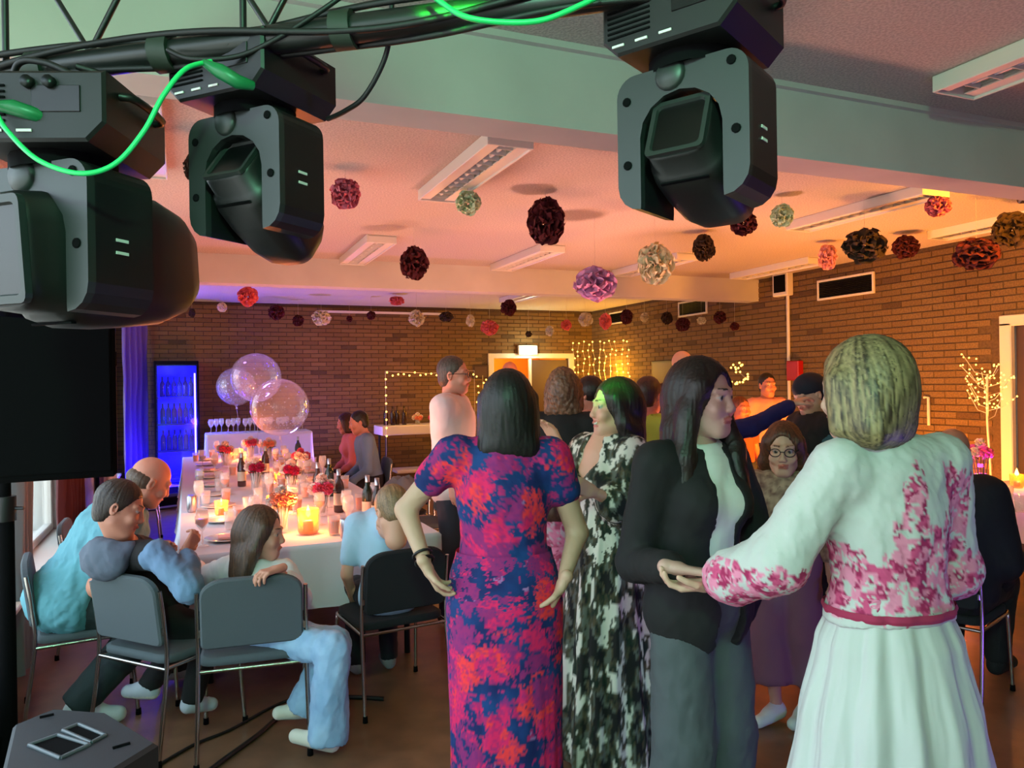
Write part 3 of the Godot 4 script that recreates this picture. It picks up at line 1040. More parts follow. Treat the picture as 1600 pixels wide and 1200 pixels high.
# ================================================================ furniture
func make_chair(black: bool) -> Node3D:
	# faces +z; origin on the floor under the seat
	var t := Node3D.new()
	var fab: Material = M["chair_fabric_black"] if black else M["chair_fabric"]
	var st := mb()
	var rings := []
	for s in [[0.407, 0.92], [0.413, 1.0], [0.440, 1.0], [0.447, 0.94]]:
		var ring := []
		for q in rounded(0.44 * s[1], 0.42 * s[1], 0.06, 4): ring.append(Vector3(q.x, s[0], -q.y + 0.02))
		rings.append(ring)
	loft(st, rings)
	obj(st, "seat", fab, t)
	st = mb()
	var pg := PackedVector2Array()
	for a in 8: pg.append(Vector2(0.105, 0.13) + Vector2(cos(PI / 2 * a / 7) * 0.105, sin(PI / 2 * a / 7) * 0.09))
	for a in 8: pg.append(Vector2(-0.105, 0.13) + Vector2(-sin(PI / 2 * a / 7) * 0.105, cos(PI / 2 * a / 7) * 0.09))
	for a in 4: pg.append(Vector2(-0.18, -0.13) + Vector2(-cos(PI / 2 * a / 3), -sin(PI / 2 * a / 3)) * 0.03)
	for a in 4: pg.append(Vector2(0.18, -0.13) + Vector2(sin(PI / 2 * a / 3), -cos(PI / 2 * a / 3)) * 0.03)
	for i in pg.size(): pg[i].y *= 0.8
	extrude(st, pg, -0.018, 0.018, Transform3D(Basis(Vector3.RIGHT, -0.13), Vector3(0, 0.62, -0.212)), 0.008)
	obj(st, "backrest", fab, t)
	for s in [-1, 1]:
		st = mb()
		tube(st, curve([Vector3(s * 0.222, 0.74, -0.226), Vector3(s * 0.222, 0.60, -0.206), Vector3(s * 0.222, 0.40, -0.195), Vector3(s * 0.23, 0.01, -0.25)], 4), 0.0095, 8)
		obj(st, "rear_leg", M["chrome"], t)
		st = mb()
		tube(st, curve([Vector3(s * 0.222, 0.40, -0.19), Vector3(s * 0.222, 0.40, 0.16), Vector3(s * 0.223, 0.375, 0.20), Vector3(s * 0.23, 0.01, 0.235)], 4), 0.0095, 8)
		obj(st, "front_leg", M["chrome"], t)
		st = mb()
		box(st, Vector3(s * 0.205, 0.56, -0.205), Vector3(0.035, 0.035, 0.012), 0.004)
		obj(st, "bracket", M["chrome"], t)
		for z in [-0.25, 0.235]:
			st = mb()
			lathe(st, [Vector2(0.0, 0.0), Vector2(0.013, 0.0), Vector2(0.012, 0.03), Vector2(0.0095, 0.03)], 8, Vector3(s * 0.23, 0, z))
			obj(st, "rubber_foot", M["black_matt"], t)
	st = mb()
	tube(st, [Vector3(-0.222, 0.395, -0.195), Vector3(0.222, 0.395, -0.195)], 0.0085, 8)
	obj(st, "rear_rail", M["chrome"], t)
	st = mb()
	tube(st, [Vector3(-0.222, 0.395, 0.15), Vector3(0.222, 0.395, 0.15)], 0.0085, 8)
	obj(st, "front_rail", M["chrome"], t)
	return t

func make_chairs() -> void:
	var grey := make_chair(false)
	var black := make_chair(true)
	# position, direction the sitter looks in (x, z), black, label
	for c in [
		[Vector3(0.27, 0, -3.70), Vector2(0.10, -1.0), false, "grey upholstered chair with chrome legs under the girl in jeans"],
		[Vector3(-0.09, 0, -3.92), Vector2(0.76, -0.65), false, "grey upholstered chair with chrome legs under the boy in the hooded vest"],
		[Vector3(-0.50, 0, -4.42), Vector2(1.0, -0.12), false, "grey upholstered chair with chrome legs under the man in the turquoise shirt"],
		[Vector3(0.96, 0, -3.92), Vector2(-0.12, -1.0), true, "black chair at the table end left of the woman in the floral dress"],
		[Vector3(1.85, 0, -6.35), Vector2(-1.0, 0.1), false, "grey chair on the far side of the long table, nearest of that side"],
		[Vector3(1.85, 0, -7.05), Vector2(-1.0, 0.0), true, "black chair on the far side of the long table with clothes on it"],
		[Vector3(1.85, 0, -8.55), Vector2(-1.0, 0.0), false, "grey chair under the person in the blue-grey shirt"],
		[Vector3(1.85, 0, -9.45), Vector2(-1.0, 0.0), false, "grey chair under the person in pink at the far table end"],
		[Vector3(-0.5, 0, -8.9), Vector2(1.0, 0.0), true, "black chair at the window side with a white jacket on it"],
		[Vector3(-0.48, 0, -5.5), Vector2(1.0, 0.0), false, "grey chair at the window side behind the turquoise shirt"],
		[Vector3(3.55, 0, -2.75), Vector2(1.0, -0.35), true, "black chair under the seated man in black at right"],
		[Vector3(5.05, 0, -3.55), Vector2(1.0, -0.1), true, "empty black chair at the right hand table"]]:
		var o := copy_of(black if c[2] else grey, "chair", c[0], atan2(c[1].x, c[1].y), c[3])
		tag(o, c[3], "chair", "stackable chairs of the hall")
	grey.free()
	black.free()

func table_cloth(x0: float, x1: float, z0: float, z1: float, top: float, drop: float, sd: int) -> ArrayMesh:
	var st := mb()
	var base := []
	var n := 0
	var per := 2.0 * ((x1 - x0) + (z1 - z0))
	var steps := int(per / 0.035)
	var pts := []
	for i in steps:
		var s := per * i / steps
		var w := x1 - x0
		var l := z1 - z0
		var p: Vector3
		var o: Vector3
		if s < w:
			p = Vector3(x0 + s, 0, z1); o = Vector3(0, 0, 1)
		elif s < w + l:
			p = Vector3(x1, 0, z1 - (s - w)); o = Vector3(1, 0, 0)
		elif s < 2 * w + l:
			p = Vector3(x1 - (s - w - l), 0, z0); o = Vector3(0, 0, -1)
		else:
			p = Vector3(x0, 0, z0 + (s - 2 * w - l)); o = Vector3(-1, 0, 0)
		for c in [Vector3(x0, 0, z0), Vector3(x1, 0, z0), Vector3(x0, 0, z1), Vector3(x1, 0, z1)]:
			var dd := p.distance_to(c)
			if dd < 0.12:
				o = (o + (c - Vector3((x0 + x1) / 2, 0, (z0 + z1) / 2)).sign() * (1.0 - dd / 0.12) * 0.7).normalized()
		pts.append([p, o, s])
	var rings := []
	for j in 7:
		var f: float = [0.0, 0.03, 0.08, 0.3, 0.6, 0.85, 1.0][6 - j]
		var ring := []
		for q in pts:
			var fold: float = (sin(q[2] * 17.0 + sin(q[2] * 3.1 + sd) * 2.0) * 0.6 + noise.get_noise_2d(q[2] * 3.0, sd) * 0.9) * 0.020 * f
			var out: float = 0.006 + 0.035 * f * f + fold if f > 0.0 else -0.006
			ring.append(q[0] + q[1] * out + Vector3.UP * (top - drop * f - (0.0 if f > 0.0 else -0.002)))
		rings.append(ring)
	loft(st, rings, false, true)
	return done(st)

func make_tables() -> void:
	var tb := thing("banquet_table", "long banquet table under the white cloth at left", "table", Vector3(0.65, 0, -7.4))
	var st := mb()
	box(st, Vector3(0, 0.72, 0), Vector3(1.36, 0.03, 6.2), 0.006)
	obj(st, "tabletop", M["wood_dark"], tb)
	for x in [-0.55, 0.55]:
		for z in [-2.9, -1.0, 1.0, 2.9]:
			st = mb()
			tube(st, [Vector3(x, 0, z), Vector3(x, 0.71, z)], 0.018, 10)
			obj(st, "leg", M["dark_steel"], tb)
	tag(put(table_cloth(-0.05, 1.35, -10.55, -4.28, 0.742, 0.34, 1), "tablecloth", M["cloth_white"]), "long white tablecloth hanging over the banquet table at left", "tablecloth")
	var rt := thing("dining_table", "table at the right picture edge under a dark cloth", "table", Vector3(6.1, 0, -3.35))
	st = mb()
	box(st, Vector3(0, 0.72, 0), Vector3(1.16, 0.03, 1.7), 0.006)
	obj(st, "tabletop", M["wood_dark"], rt)
	for x in [-0.5, 0.5]:
		for z in [-0.75, 0.75]:
			st = mb()
			tube(st, [Vector3(x, 0, z), Vector3(x, 0.71, z)], 0.018, 10)
			obj(st, "leg", M["chrome"], rt)
	tag(put(table_cloth(5.5, 6.7, -4.22, -2.48, 0.742, 0.34, 5), "tablecloth", M["cloth_white"]), "white tablecloth of the right hand table with the pink flowers", "tablecloth")
	# bar at the back wall
	var bar := thing("bar_table", "high bar table with white cloth front below the clear balloons", "table", Vector3(0.95, 0, -11.6))
	st = mb()
	box(st, Vector3(0, 0.95, 0), Vector3(1.4, 0.035, 0.62), 0.006)
	obj(st, "tabletop", M["white_paint"], bar)
	for x in [-0.64, 0.64]:
		for z in [-0.25, 0.25]:
			st = mb()
			tube(st, [Vector3(x, 0, z), Vector3(x, 0.935, z)], 0.018, 8)
			obj(st, "leg", M["dark_steel"], bar)
	tag(put(table_cloth(0.24, 1.66, -11.91, -11.29, 0.971, 0.60, 9), "tablecloth", M["cloth_white"]), "white cloth over the bar table at the back wall", "tablecloth")
	var cart := thing("serving_table", "high white serving table with dark legs at the back wall, middle", "table", Vector3(3.35, 0, -11.55))
	st = mb()
	box(st, Vector3(0, 0.93, 0), Vector3(1.35, 0.14, 0.55), 0.01)
	obj(st, "tabletop", M["white_paint"], cart)
	st = mb()
	box(st, Vector3(0.1, 0.30, 0), Vector3(1.1, 0.04, 0.5), 0.006)
	obj(st, "shelf", M["white_paint"], cart)
	for x in [-0.6, 0.6]:
		for z in [-0.22, 0.22]:
			st = mb()
			tube(st, [Vector3(x, 0, z), Vector3(x, 0.87, z)], 0.02, 8)
			obj(st, "leg", M["dark_steel"], cart)

# ================================================================ tableware
func make_tableware() -> void:
	var kinds := {}
	# wine glass
	var st := mb()
	lathe(st, [Vector2(0.0, 0.002), Vector2(0.034, 0.002), Vector2(0.032, 0.005), Vector2(0.006, 0.012), Vector2(0.004, 0.08), Vector2(0.012, 0.09), Vector2(0.034, 0.125), Vector2(0.036, 0.16), Vector2(0.030, 0.20), Vector2(0.0285, 0.20), Vector2(0.0345, 0.16), Vector2(0.032, 0.127), Vector2(0.0, 0.092)], 14)
	kinds["wine_glass"] = [done(st), null]
	st = mb()
	lathe(st, [Vector2(0.0, 0.001), Vector2(0.028, 0.001), Vector2(0.036, 0.11), Vector2(0.0345, 0.11), Vector2(0.027, 0.008), Vector2(0.0, 0.008)], 14)
	kinds["tumbler"] = [done(st), null]
	var wine := mb()
	lathe(wine, [Vector2(0.0, 0.094), Vector2(0.030, 0.127), Vector2(0.032, 0.145), Vector2(0.0, 0.145)], 12)
	var wine_mesh := done(wine)
	var beer := mb()
	lathe(beer, [Vector2(0.0, 0.009), Vector2(0.0265, 0.009), Vector2(0.0325, 0.08), Vector2(0.0, 0.08)], 12)
	var beer_mesh := done(beer)
	mat("red_wine", Color(0.30, 0.03, 0.06), 0.1)
	mat("juice", Color(0.86, 0.42, 0.10), 0.2)
	st = mb()
	lathe(st, [Vector2(0.0, 0.001), Vector2(0.034, 0.001), Vector2(0.036, 0.01), Vector2(0.036, 0.17), Vector2(0.030, 0.20), Vector2(0.014, 0.23), Vector2(0.0135, 0.29), Vector2(0.0, 0.29)], 14)
	var bottle_mesh := done(st)
	st = mb()
	lathe(st, [Vector2(0.0365, 0.05), Vector2(0.0365, 0.13)], 14)
	var label_mesh := done(st)
	st = mb()
	lathe(st, [Vector2(0.0145, 0.25), Vector2(0.0145, 0.293), Vector2(0.0, 0.293)], 10)
	var cap_mesh := done(st)
	st = mb()
	lathe(st, [Vector2(0.0, 0.0), Vector2(0.026, 0.0), Vector2(0.033, 0.012), Vector2(0.033, 0.105), Vector2(0.027, 0.117), Vector2(0.0, 0.114)], 14)
	var can_mesh := done(st)
	st = mb()
	lathe(st, [Vector2(0.0, 0.001), Vector2(0.07, 0.001), Vector2(0.12, 0.014), Vector2(0.12, 0.018), Vector2(0.07, 0.006), Vector2(0.0, 0.006)], 24)
	var plate_mesh := done(st)
	st = mb()
	lathe(st, [Vector2(0.0, 0.0), Vector2(0.045, 0.0), Vector2(0.055, 0.02), Vector2(0.058, 0.12), Vector2(0.055, 0.12), Vector2(0.051, 0.01), Vector2(0.0, 0.01)], 18)
	var lantern_mesh := done(st)
	st = mb()
	lathe(st, [Vector2(0.0, 0.01), Vector2(0.022, 0.01), Vector2(0.022, 0.05), Vector2(0.0, 0.05)], 12)
	var candle_mesh := done(st)
	st = mb()
	lathe(st, [Vector2(0.0, 0.052), Vector2(0.008, 0.060), Vector2(0.0095, 0.068), Vector2(0.005, 0.082), Vector2(0.0, 0.094)], 10)
	var flame_mesh := done(st)
	mat("wax", Color(0.93, 0.85, 0.70), 0.5)
	glow("flame", Color(1.0, 0.70, 0.28), 14.0)
	mat("paper_label", Color(0.80, 0.76, 0.68), 0.7)
	mat("can_metal", Color(0.70, 0.72, 0.76), 0.3, 0.9)
	mat("napkin_paper", Color(0.86, 0.72, 0.74), 0.9)
	mat("stem_green", Color(0.14, 0.22, 0.09), 0.8)
	var bloom_mesh := ruffle(26, 9, 0.42)
	for c in [["bloom_pink", Color(0.88, 0.32, 0.46)], ["bloom_magenta", Color(0.72, 0.08, 0.30)], ["bloom_hot", Color(0.95, 0.42, 0.74)], ["bloom_white", Color(0.92, 0.84, 0.80)], ["bloom_peach", Color(0.95, 0.58, 0.45)]]:
		mat(c[0], c[1], 0.85)
	var Y := 0.747
	var taken: Array = []
	# candles in amber glasses, each with its flame
	var lights := [
		[374, 716, "candle in a glass at the far left of the table", 1.0], [362, 719, "candle in a glass, farthest on the table", 1.0],
		[437, 752, "candle in a glass behind the magenta flowers", 1.0], [450, 796, "tall bright candle in the middle of the table", 1.3],
		[428, 800, "small candle left of the tall bright one", 1.0], [482, 834, "candle in the large amber glass at the table front", 1.3],
		[402, 735, "candle in a glass in the far flower row", 1.0], [346, 806, "candle in a glass left beside the girl's hair", 0.9]]
	for i in lights.size():
		var q: Array = lights[i]
		var at := on_y(q[0], q[1], Y)
		taken.append(at)
		var s: float = q[3]
		var c := thing("candle", q[2], "candle", at, 0.0, "candles on the long table")
		put(candle_mesh, "wax", M["wax"], c).scale = Vector3(s, s * 1.2, s)
		put(lantern_mesh, "glass_cup", M["amber_glass"], c).scale = Vector3(s, s * 1.1, s) * 0.85
		var f := put(flame_mesh, "flame", M["flame"], c)
		f.scale = Vector3(s, s * 1.15, s) * 1.2
		omni(at + Vector3(0, 0.085 * s * 1.15, 0), Color(1.0, 0.50, 0.22), 0.65, 0.012)
	var rc := thing("candle", "candle in a glass on the right hand table", "candle", on_y(1589, 762, Y))
	put(candle_mesh, "wax", M["wax"], rc)
	put(lantern_mesh, "glass_cup", M["amber_glass"], rc).scale = Vector3.ONE * 0.85
	put(flame_mesh, "flame", M["flame"], rc).scale = Vector3.ONE * 1.6
	omni(rc.position + Vector3(0, 0.11, 0), Color(1.0, 0.56, 0.22), 0.30, 0.012)
	# flowers in vases
	var fl := [
		[455, 772, "bloom_magenta", "vase of magenta flowers in the middle of the table"], [400, 766, "bloom_magenta", "vase of dark pink flowers left of the table middle"],
		[503, 806, "bloom_pink", "vase of pink flowers at the right table edge"], [352, 730, "bloom_pink", "vase of pink flowers at the far left of the table"],
		[420, 720, "bloom_peach", "vase of peach flowers at the far end of the table"], [470, 745, "bloom_white", "vase of pale flowers behind the magenta ones"],
		[392, 717, "bloom_pink", "vase of pink flowers, farthest on the table"], [440, 832, "bloom_peach", "vase of peach flowers next to the girl's head"]]
	for i in fl.size():
		var q: Array = fl[i]
		var at := on_y(q[0], q[1], Y)
		taken.append(at)
		bouquet(at, q[2], q[3], bloom_mesh, lantern_mesh, i, 0.20)
	var hot_at := on_y(1533, 770, Y)
	omni(hot_at + Vector3(0, 0.20, 0), Color(1.0, 0.15, 0.75), 0.22, 0.02)  # unseen light in the vase, lights the pink flowers
	st = mb()
	lathe(st, [Vector2(0.0, 0.0), Vector2(0.02, 0.0), Vector2(0.02, 0.02), Vector2(0.0, 0.02)], 12)
	var puck := obj(st, "unseen_led_puck", glow("puck_light", Color(1.0, 0.2, 0.8), 6.0))
	puck.position = hot_at + Vector3(0, 0.19, 0)
	tag(puck, "small unseen pink light glowing inside the vase on the right hand table", "light")
	bouquet(hot_at, "bloom_hot", "tall vase of pink flowers on the right hand table", bloom_mesh, lantern_mesh, 31, 0.32)
	# bottles and cans at the places the photograph shows
	for q in [[497, 784, "bottle_brown", "dark bottle beside the pink flowers"], [590, 822, "bottle_brown", "dark bottle with pale label at the right table edge"], [575, 815, "bottle_green", "dark bottle left of the labelled one"],
			[515, 775, "bottle_green", "dark bottle in the middle right of the table"], [378, 760, "bottle_brown", "brown bottle left of the table middle"], [530, 800, "bottle_brown", "brown bottle near the right table edge"],
			[466, 722, "bottle_green", "green bottle at the far table end"], [415, 745, "bottle_brown", "brown bottle behind the dark pink flowers"]]:
		var at := on_y(q[0], q[1], Y)
		taken.append(at)
		var b := thing("bottle", q[3], "bottle", at, 0.0, "bottles on the long table")
		put(bottle_mesh, "glass_body", M[q[2]], b)
		put(label_mesh, "paper_label", M["paper_label"], b)
		put(cap_mesh, "cap", M["can_metal"], b)
	for q in [[541, 842, "silver drink can at the table front"], [300, 800, "silver drink can at the left table edge"]]:
		var at := on_y(q[0], q[1], Y)
		taken.append(at)
		tag(put(can_mesh, "drink_can", M["can_metal"]), q[2], "can").position = at
	# plates with napkins down both sides
	for i in 9:
		for side in 2:
			var at := Vector3(0.20 if side == 0 else 1.12, Y, -4.62 - i * 0.66)
			var clear := true
			for o in taken:
				if Vector2(o.x - at.x, o.z - at.z).length() < 0.19: clear = false
			if not clear: continue
			taken.append(at)
			var where: String = "window side" if side == 0 else "far side"
			var rank: String = ["first", "second", "third", "fourth", "fifth", "sixth", "seventh", "eighth", "ninth"][i]
			var p := put(plate_mesh, "plate", M["porcelain"])
			p.position = at
			tag(p, "white plate on the %s of the table, %s setting from the front" % [where, rank], "plate", "plates on the long table")
			if (i + side) % 2 == 0:
				st = mb()
				box(st, Vector3(0, 0.012, 0), Vector3(0.10, 0.014, 0.10), 0.004, Basis(Vector3.UP, i * 0.7))
				var nk := obj(st, "napkin", M["napkin_paper"])
				nk.position = at + Vector3(0, 0.006, 0)
				tag(nk, "crumpled pale pink napkin on the %s plate, %s side" % [rank, "window" if side == 0 else "far"], "napkin", "napkins on the plates")
	# glasses scattered between everything
	var r := RandomNumberGenerator.new()
	r.seed = 44
	var spots := []
	var tries := 0
	while spots.size() < 72 and tries < 5000:
		tries += 1
		var at := Vector3(r.randf_range(0.06, 1.24), Y, -4.42 - pow(r.randf(), 1.35) * 5.9)
		var clear := true
		for o in taken:
			if Vector2(o.x - at.x, o.z - at.z).length() < 0.125: clear = false
		if not clear: continue
		taken.append(at)
		spots.append([at, r.randf() < 0.5, r.randi() % 3])
	spots.sort_custom(func(p, q): return p[0].z > q[0].z)
	var counts := {}
	for q in spots:
		var at: Vector3 = q[0]
		var stem: bool = q[1]
		var fill: String = ["empty", "half full amber", "red filled" if stem else "half full amber"][q[2]]
		var side: String = "window side" if at.x < 0.45 else "middle" if at.x < 0.85 else "right side"
		var key := "%s %s %s" % [fill, stem, side]
		counts[key] = counts.get(key, 0) + 1
		var label := "%s %s, %s from the front along the table's %s" % [fill, "wine glass" if stem else "tumbler", ordinal(counts[key]), side]
		var gl := thing("wine_glass" if stem else "tumbler", label, "glass", at, 0.0, "wine glasses on the long table" if stem else "tumblers on the long table")
		put(kinds["wine_glass" if stem else "tumbler"][0], "glass_body", M["clear_glass"], gl)
		if q[2] > 0: put(wine_mesh if stem else beer_mesh, "drink", M["red_wine"] if fill == "red filled" else M["juice"], gl)
	# glasses on the bar
	for i in 18:
		var at := Vector3(0.31 + 0.075 * i, 0.976, -11.42 - 0.16 * (i % 3))
		var gl := thing("wine_glass", "clear stemmed glass on the bar below the balloons, %s from the left" % ordinal(i + 1), "glass", at, 0.0, "glasses on the bar")
		put(kinds["wine_glass"][0], "glass_body", M["clear_glass"], gl)
	for i in 3:
		var gl := thing("tumbler", ["middle tumbler of three on the right hand table", "rightmost tumbler of three on the right hand table", "leftmost tumbler of three on the right hand table"][i], "glass", on_y([1575, 1594, 1560][i], [785, 800, 778][i], Y), 0.0, "tumblers on the right hand table")
		put(kinds["tumbler"][0], "glass_body", M["clear_glass"], gl)
	# things on the serving table
	for i in 4:
		var b := thing("bottle", "dark bottle on the white serving table at the back, %s from the left" % ordinal(i + 1), "bottle", Vector3(2.80 + i * 0.09, 1.003, -11.55 + 0.07 * (i % 2)), 0.0, "bottles on the serving table")
		put(bottle_mesh, "glass_body", M["bottle_brown"], b)
	bouquet(Vector3(3.3, 1.003, -11.55), "bloom_peach", "small vase of peach flowers on the white serving table", bloom_mesh, lantern_mesh, 51, 0.10)
	bouquet(Vector3(3.55, 1.003, -11.5), "bloom_white", "small vase of pale flowers on the white serving table", bloom_mesh, lantern_mesh, 52, 0.10)
	# bottles in the cooler
	for row in 3:
		for i in 6:
			var b := thing("bottle", "%s bottle from the left on the %s shelf of the blue lit cooler" % [ordinal(i + 1), ["lower", "middle", "upper"][row]], "bottle", Vector3(-0.31 + i * 0.075, [0.735, 1.115, 1.495][row], -12.0), 0.0, "bottles in the cooler")
			put(bottle_mesh, "glass_body", M["bottle_green"] if i % 2 else M["bottle_brown"], b)

func ordinal(n: int) -> String:
	return ["", "first", "second", "third", "fourth", "fifth", "sixth", "seventh", "eighth", "ninth", "tenth", "eleventh", "twelfth", "thirteenth", "fourteenth", "fifteenth", "sixteenth", "seventeenth", "eighteenth", "nineteenth", "twentieth"][mini(n, 20)]

func bouquet(at: Vector3, bloom: String, label: String, bloom_mesh: Mesh, vase_mesh: Mesh, sd: int, h: float) -> void:
	var t := thing("flower_vase", label, "flowers", at)
	put(vase_mesh, "vase", M["clear_glass"], t).scale = Vector3(0.7, 1.2, 0.7)
	var r := RandomNumberGenerator.new()
	r.seed = sd
	for i in 7:
		var a := TAU * i / 6.0
		var o := Vector3(cos(a) * 0.055, h * 0.9 + r.randf() * 0.03, sin(a) * 0.055) if i < 6 else Vector3(0, h + 0.045, 0)
		var b := put(bloom_mesh, "bloom", M[bloom] if i % 3 else M["bloom_white" if bloom != "bloom_white" else "bloom_pink"], t)
		b.position = o
		b.scale = Vector3.ONE * (0.036 + r.randf() * 0.012)
		var st := mb()
		tube(st, [Vector3(o.x * 0.3, 0.02, o.z * 0.3), o], 0.003, 5)
		obj(st, "stem", M["stem_green"], t)
	for i in 4:
		var a := TAU * i / 4.0 + 0.5
		var st := mb()
		var c := Vector3(cos(a) * 0.03, h * 0.75, sin(a) * 0.03)
		var e := Vector3(cos(a) * 0.10, h * 0.85, sin(a) * 0.10)
		var s := Vector3(-sin(a), 0, cos(a)) * 0.02
		tri(st, c, (c + e) / 2 + s + Vector3.UP * 0.01, e)
		tri(st, c, e, (c + e) / 2 - s + Vector3.UP * 0.01)
		obj(st, "leaf", M["stem_green"], t)

# ================================================================ along the walls
func bulb_string(called: String, label: String, wire: Array, bulbs: Array, energy: float) -> void:
	var t := thing(called, label, "string lights", Vector3.ZERO)
	for w in wire:
		var st := mb()
		tube(st, w, 0.003, 5)
		obj(st, "wire", M["thread"], t)
	var bm := SphereMesh.new()
	bm.radius = 0.014
	bm.height = 0.028
	bm.radial_segments = 8
	bm.rings = 4
	for b in bulbs:
		put(bm, "bulb", M["fairy_bulb"], t).position = b
	var c := Vector3.ZERO
	for b in bulbs: c += b
	if energy > 0.0:
		omni(c / bulbs.size() + Vector3(0, 0, 0.25), Color(1.0, 0.72, 0.22), energy, 0.2)

func make_wall_things() -> void:
	var st: SurfaceTool
	# drinks cooler
	var fr := thing("drinks_cooler", "tall drinks cooler glowing deep blue at the back wall", "cooler", Vector3(-0.12, 0, -12.02))
	st = mb()
	for s in [-1, 1]:
		box(st, Vector3(s * 0.275, 1.0, 0), Vector3(0.03, 2.0, 0.56), 0.006)
	box(st, Vector3(0, 1.97, 0), Vector3(0.55, 0.06, 0.56), 0.006)
	box(st, Vector3(0, 0.12, 0), Vector3(0.55, 0.24, 0.56), 0.006)
	obj(st, "cabinet", M["black_matt"], fr)
	st = mb()
	box(st, Vector3(0, 1.1, -0.27), Vector3(0.53, 1.7, 0.01))
	obj(st, "light_panel", glow("blue_led", Color(0.03, 0.02, 1.0), 2.6), fr)
	for y in [0.34, 0.72, 1.10, 1.48]:
		st = mb()
		box(st, Vector3(0, y, -0.02), Vector3(0.52, 0.012, 0.44))
		obj(st, "shelf", M["black_plastic"], fr)
	st = mb()
	box(st, Vector3(0, 1.1, 0.275), Vector3(0.52, 1.72, 0.008))
	obj(st, "glass_door", M["cooler_pane"], fr)
	st = mb()
	box(st, Vector3(0.235, 1.15, 0.262), Vector3(0.022, 1.35, 0.012))
	obj(st, "led_strip", glow("white_led", Color(0.72, 0.66, 1.0), 2.2), fr)
	omni(Vector3(-0.12, 1.6, -11.95), Color(0.03, 0.02, 1.0), 1.6, 0.1)
	omni(Vector3(0.10, 1.15, -11.70), Color(0.14, 0.08, 1.0), 0.7, 0.06)
	# exit sign
	var ex := thing("exit_sign", "small bright white exit sign above the doorway", "sign", on_z(825, 547, ROOM_B + 0.08))
	st = mb()
	box(st, Vector3(0, 0, -0.02), Vector3(0.36, 0.17, 0.05), 0.008)
	obj(st, "housing", M["white_metal"], ex)
	st = mb()
	box(st, Vector3(0, 0, 0.009), Vector3(0.34, 0.15, 0.006))
	obj(st, "lit_face", glow("exit_light", Color(0.92, 1.0, 0.86), 3.0), ex)
	st = mb()
	box(st, Vector3(0.09, 0.0, 0.013), Vector3(0.06, 0.012, 0.002))
	extrude(st, PackedVector2Array([Vector2(0.12, -0.03), Vector2(0.15, 0), Vector2(0.12, 0.03)]), 0.012, 0.014)
	lathe(st, [Vector2(0.012, 0.0), Vector2(0.0, 0.002)], 10, Vector3(-0.06, 0.045, 0.013), Basis(Vector3.RIGHT, PI / 2))
	for l in [[Vector3(-0.06, 0.03, 0.013), Vector3(-0.08, -0.01, 0.013)], [Vector3(-0.08, -0.01, 0.013), Vector3(-0.055, -0.05, 0.013)], [Vector3(-0.08, -0.01, 0.013), Vector3(-0.11, -0.045, 0.013)], [Vector3(-0.065, 0.02, 0.013), Vector3(-0.035, 0.0, 0.013)]]:
		tube(st, l, 0.005, 5)
	obj(st, "pictogram", glow("exit_green", Color(0.30, 0.85, 0.45), 1.2), ex)
	omni(ex.position + Vector3(0, -0.02, 0.14), Color(0.95, 1.0, 0.85), 0.35, 0.1)
	# framed pictures on the back and right walls
	for q in [[on_z(751, 581, ROOM_B + 0.03), 0.0, 0.28, 0.24, "small dark framed picture on the back wall left of the doorway"], [on_x(1037, 595, ROOM_R - 0.03), -PI / 2, 0.62, 0.62, "dark framed board on the right wall behind the guests"]]:
		var pf := thing("picture_frame", q[4], "picture", q[0], q[1])
		st = mb()
		box(st, Vector3(0, 0, 0), Vector3(q[2], q[3], 0.02), 0.004)
		obj(st, "frame", M["wood_dark"], pf)
		st = mb()
		box(st, Vector3(0, 0, 0.011), Vector3(q[2] - 0.06, q[3] - 0.06, 0.004))
		obj(st, "picture", M["door_paint"], pf)
	# ventilation grilles on the right wall
	for q in [[on_x(1320, 448, ROOM_R - 0.02), 0.78, 0.21, "nearer white framed ventilation grille high on the right wall"], [on_x(1082, 481, ROOM_R - 0.02), 0.66, 0.20, "farther ventilation grille high on the right wall"], [on_x(967, 496, ROOM_R - 0.02), 0.6, 0.18, "farthest ventilation grille in the hall corner"]]:
		var v := thing("ventilation_grille", q[3], "vent", q[0], -PI / 2, "ventilation grilles on the right wall")
		st = mb()
		for s in [-1, 1]:
			box(st, Vector3(s * q[1] / 2, 0, 0), Vector3(0.025, q[2] + 0.025, 0.03), 0.004)
			box(st, Vector3(0, s * q[2] / 2, 0), Vector3(q[1], 0.025, 0.03), 0.004)
		obj(st, "frame", M["white_metal"], v)
		st = mb()
		box(st, Vector3(0, 0, -0.005), Vector3(q[1], q[2], 0.01))
		obj(st, "backing", M["black_matt"], v)
		for i in 9:
			st = mb()
			box(st, Vector3(0, -q[2] / 2 + 0.025 + i * (q[2] - 0.05) / 8.0, 0.004), Vector3(q[1] - 0.02, 0.003, 0.012), 0.0, Basis(Vector3.RIGHT, 0.6))
			obj(st, "slat", M["dark_steel"], v)
	# small wall loudspeaker, conduit, red call point
	var wl := thing("wall_loudspeaker", "small black loudspeaker with white frame high on the right wall", "loudspeaker", on_x(1222, 445, ROOM_R - 0.07), -PI / 2)
	st = mb()
	box(st, Vector3(0, 0, -0.01), Vector3(0.26, 0.28, 0.10), 0.01)
	obj(st, "cabinet", M["white_metal"], wl)
	st = mb()
	box(st, Vector3(0, 0.01, 0.043), Vector3(0.20, 0.21, 0.006), 0.002)
	obj(st, "grille", M["black_matt"], wl)
	var pc := on_x(1231, 470, ROOM_R - 0.03)
	st = mb()
	tube(st, [Vector3(pc.x, 0.02, pc.z), Vector3(pc.x, wl.position.y - 0.14, pc.z)], 0.02, 8)
	tag(obj(st, "conduit_pipe", M["white_paint"]), "white vertical conduit pipe down the right brick wall", "pipe")
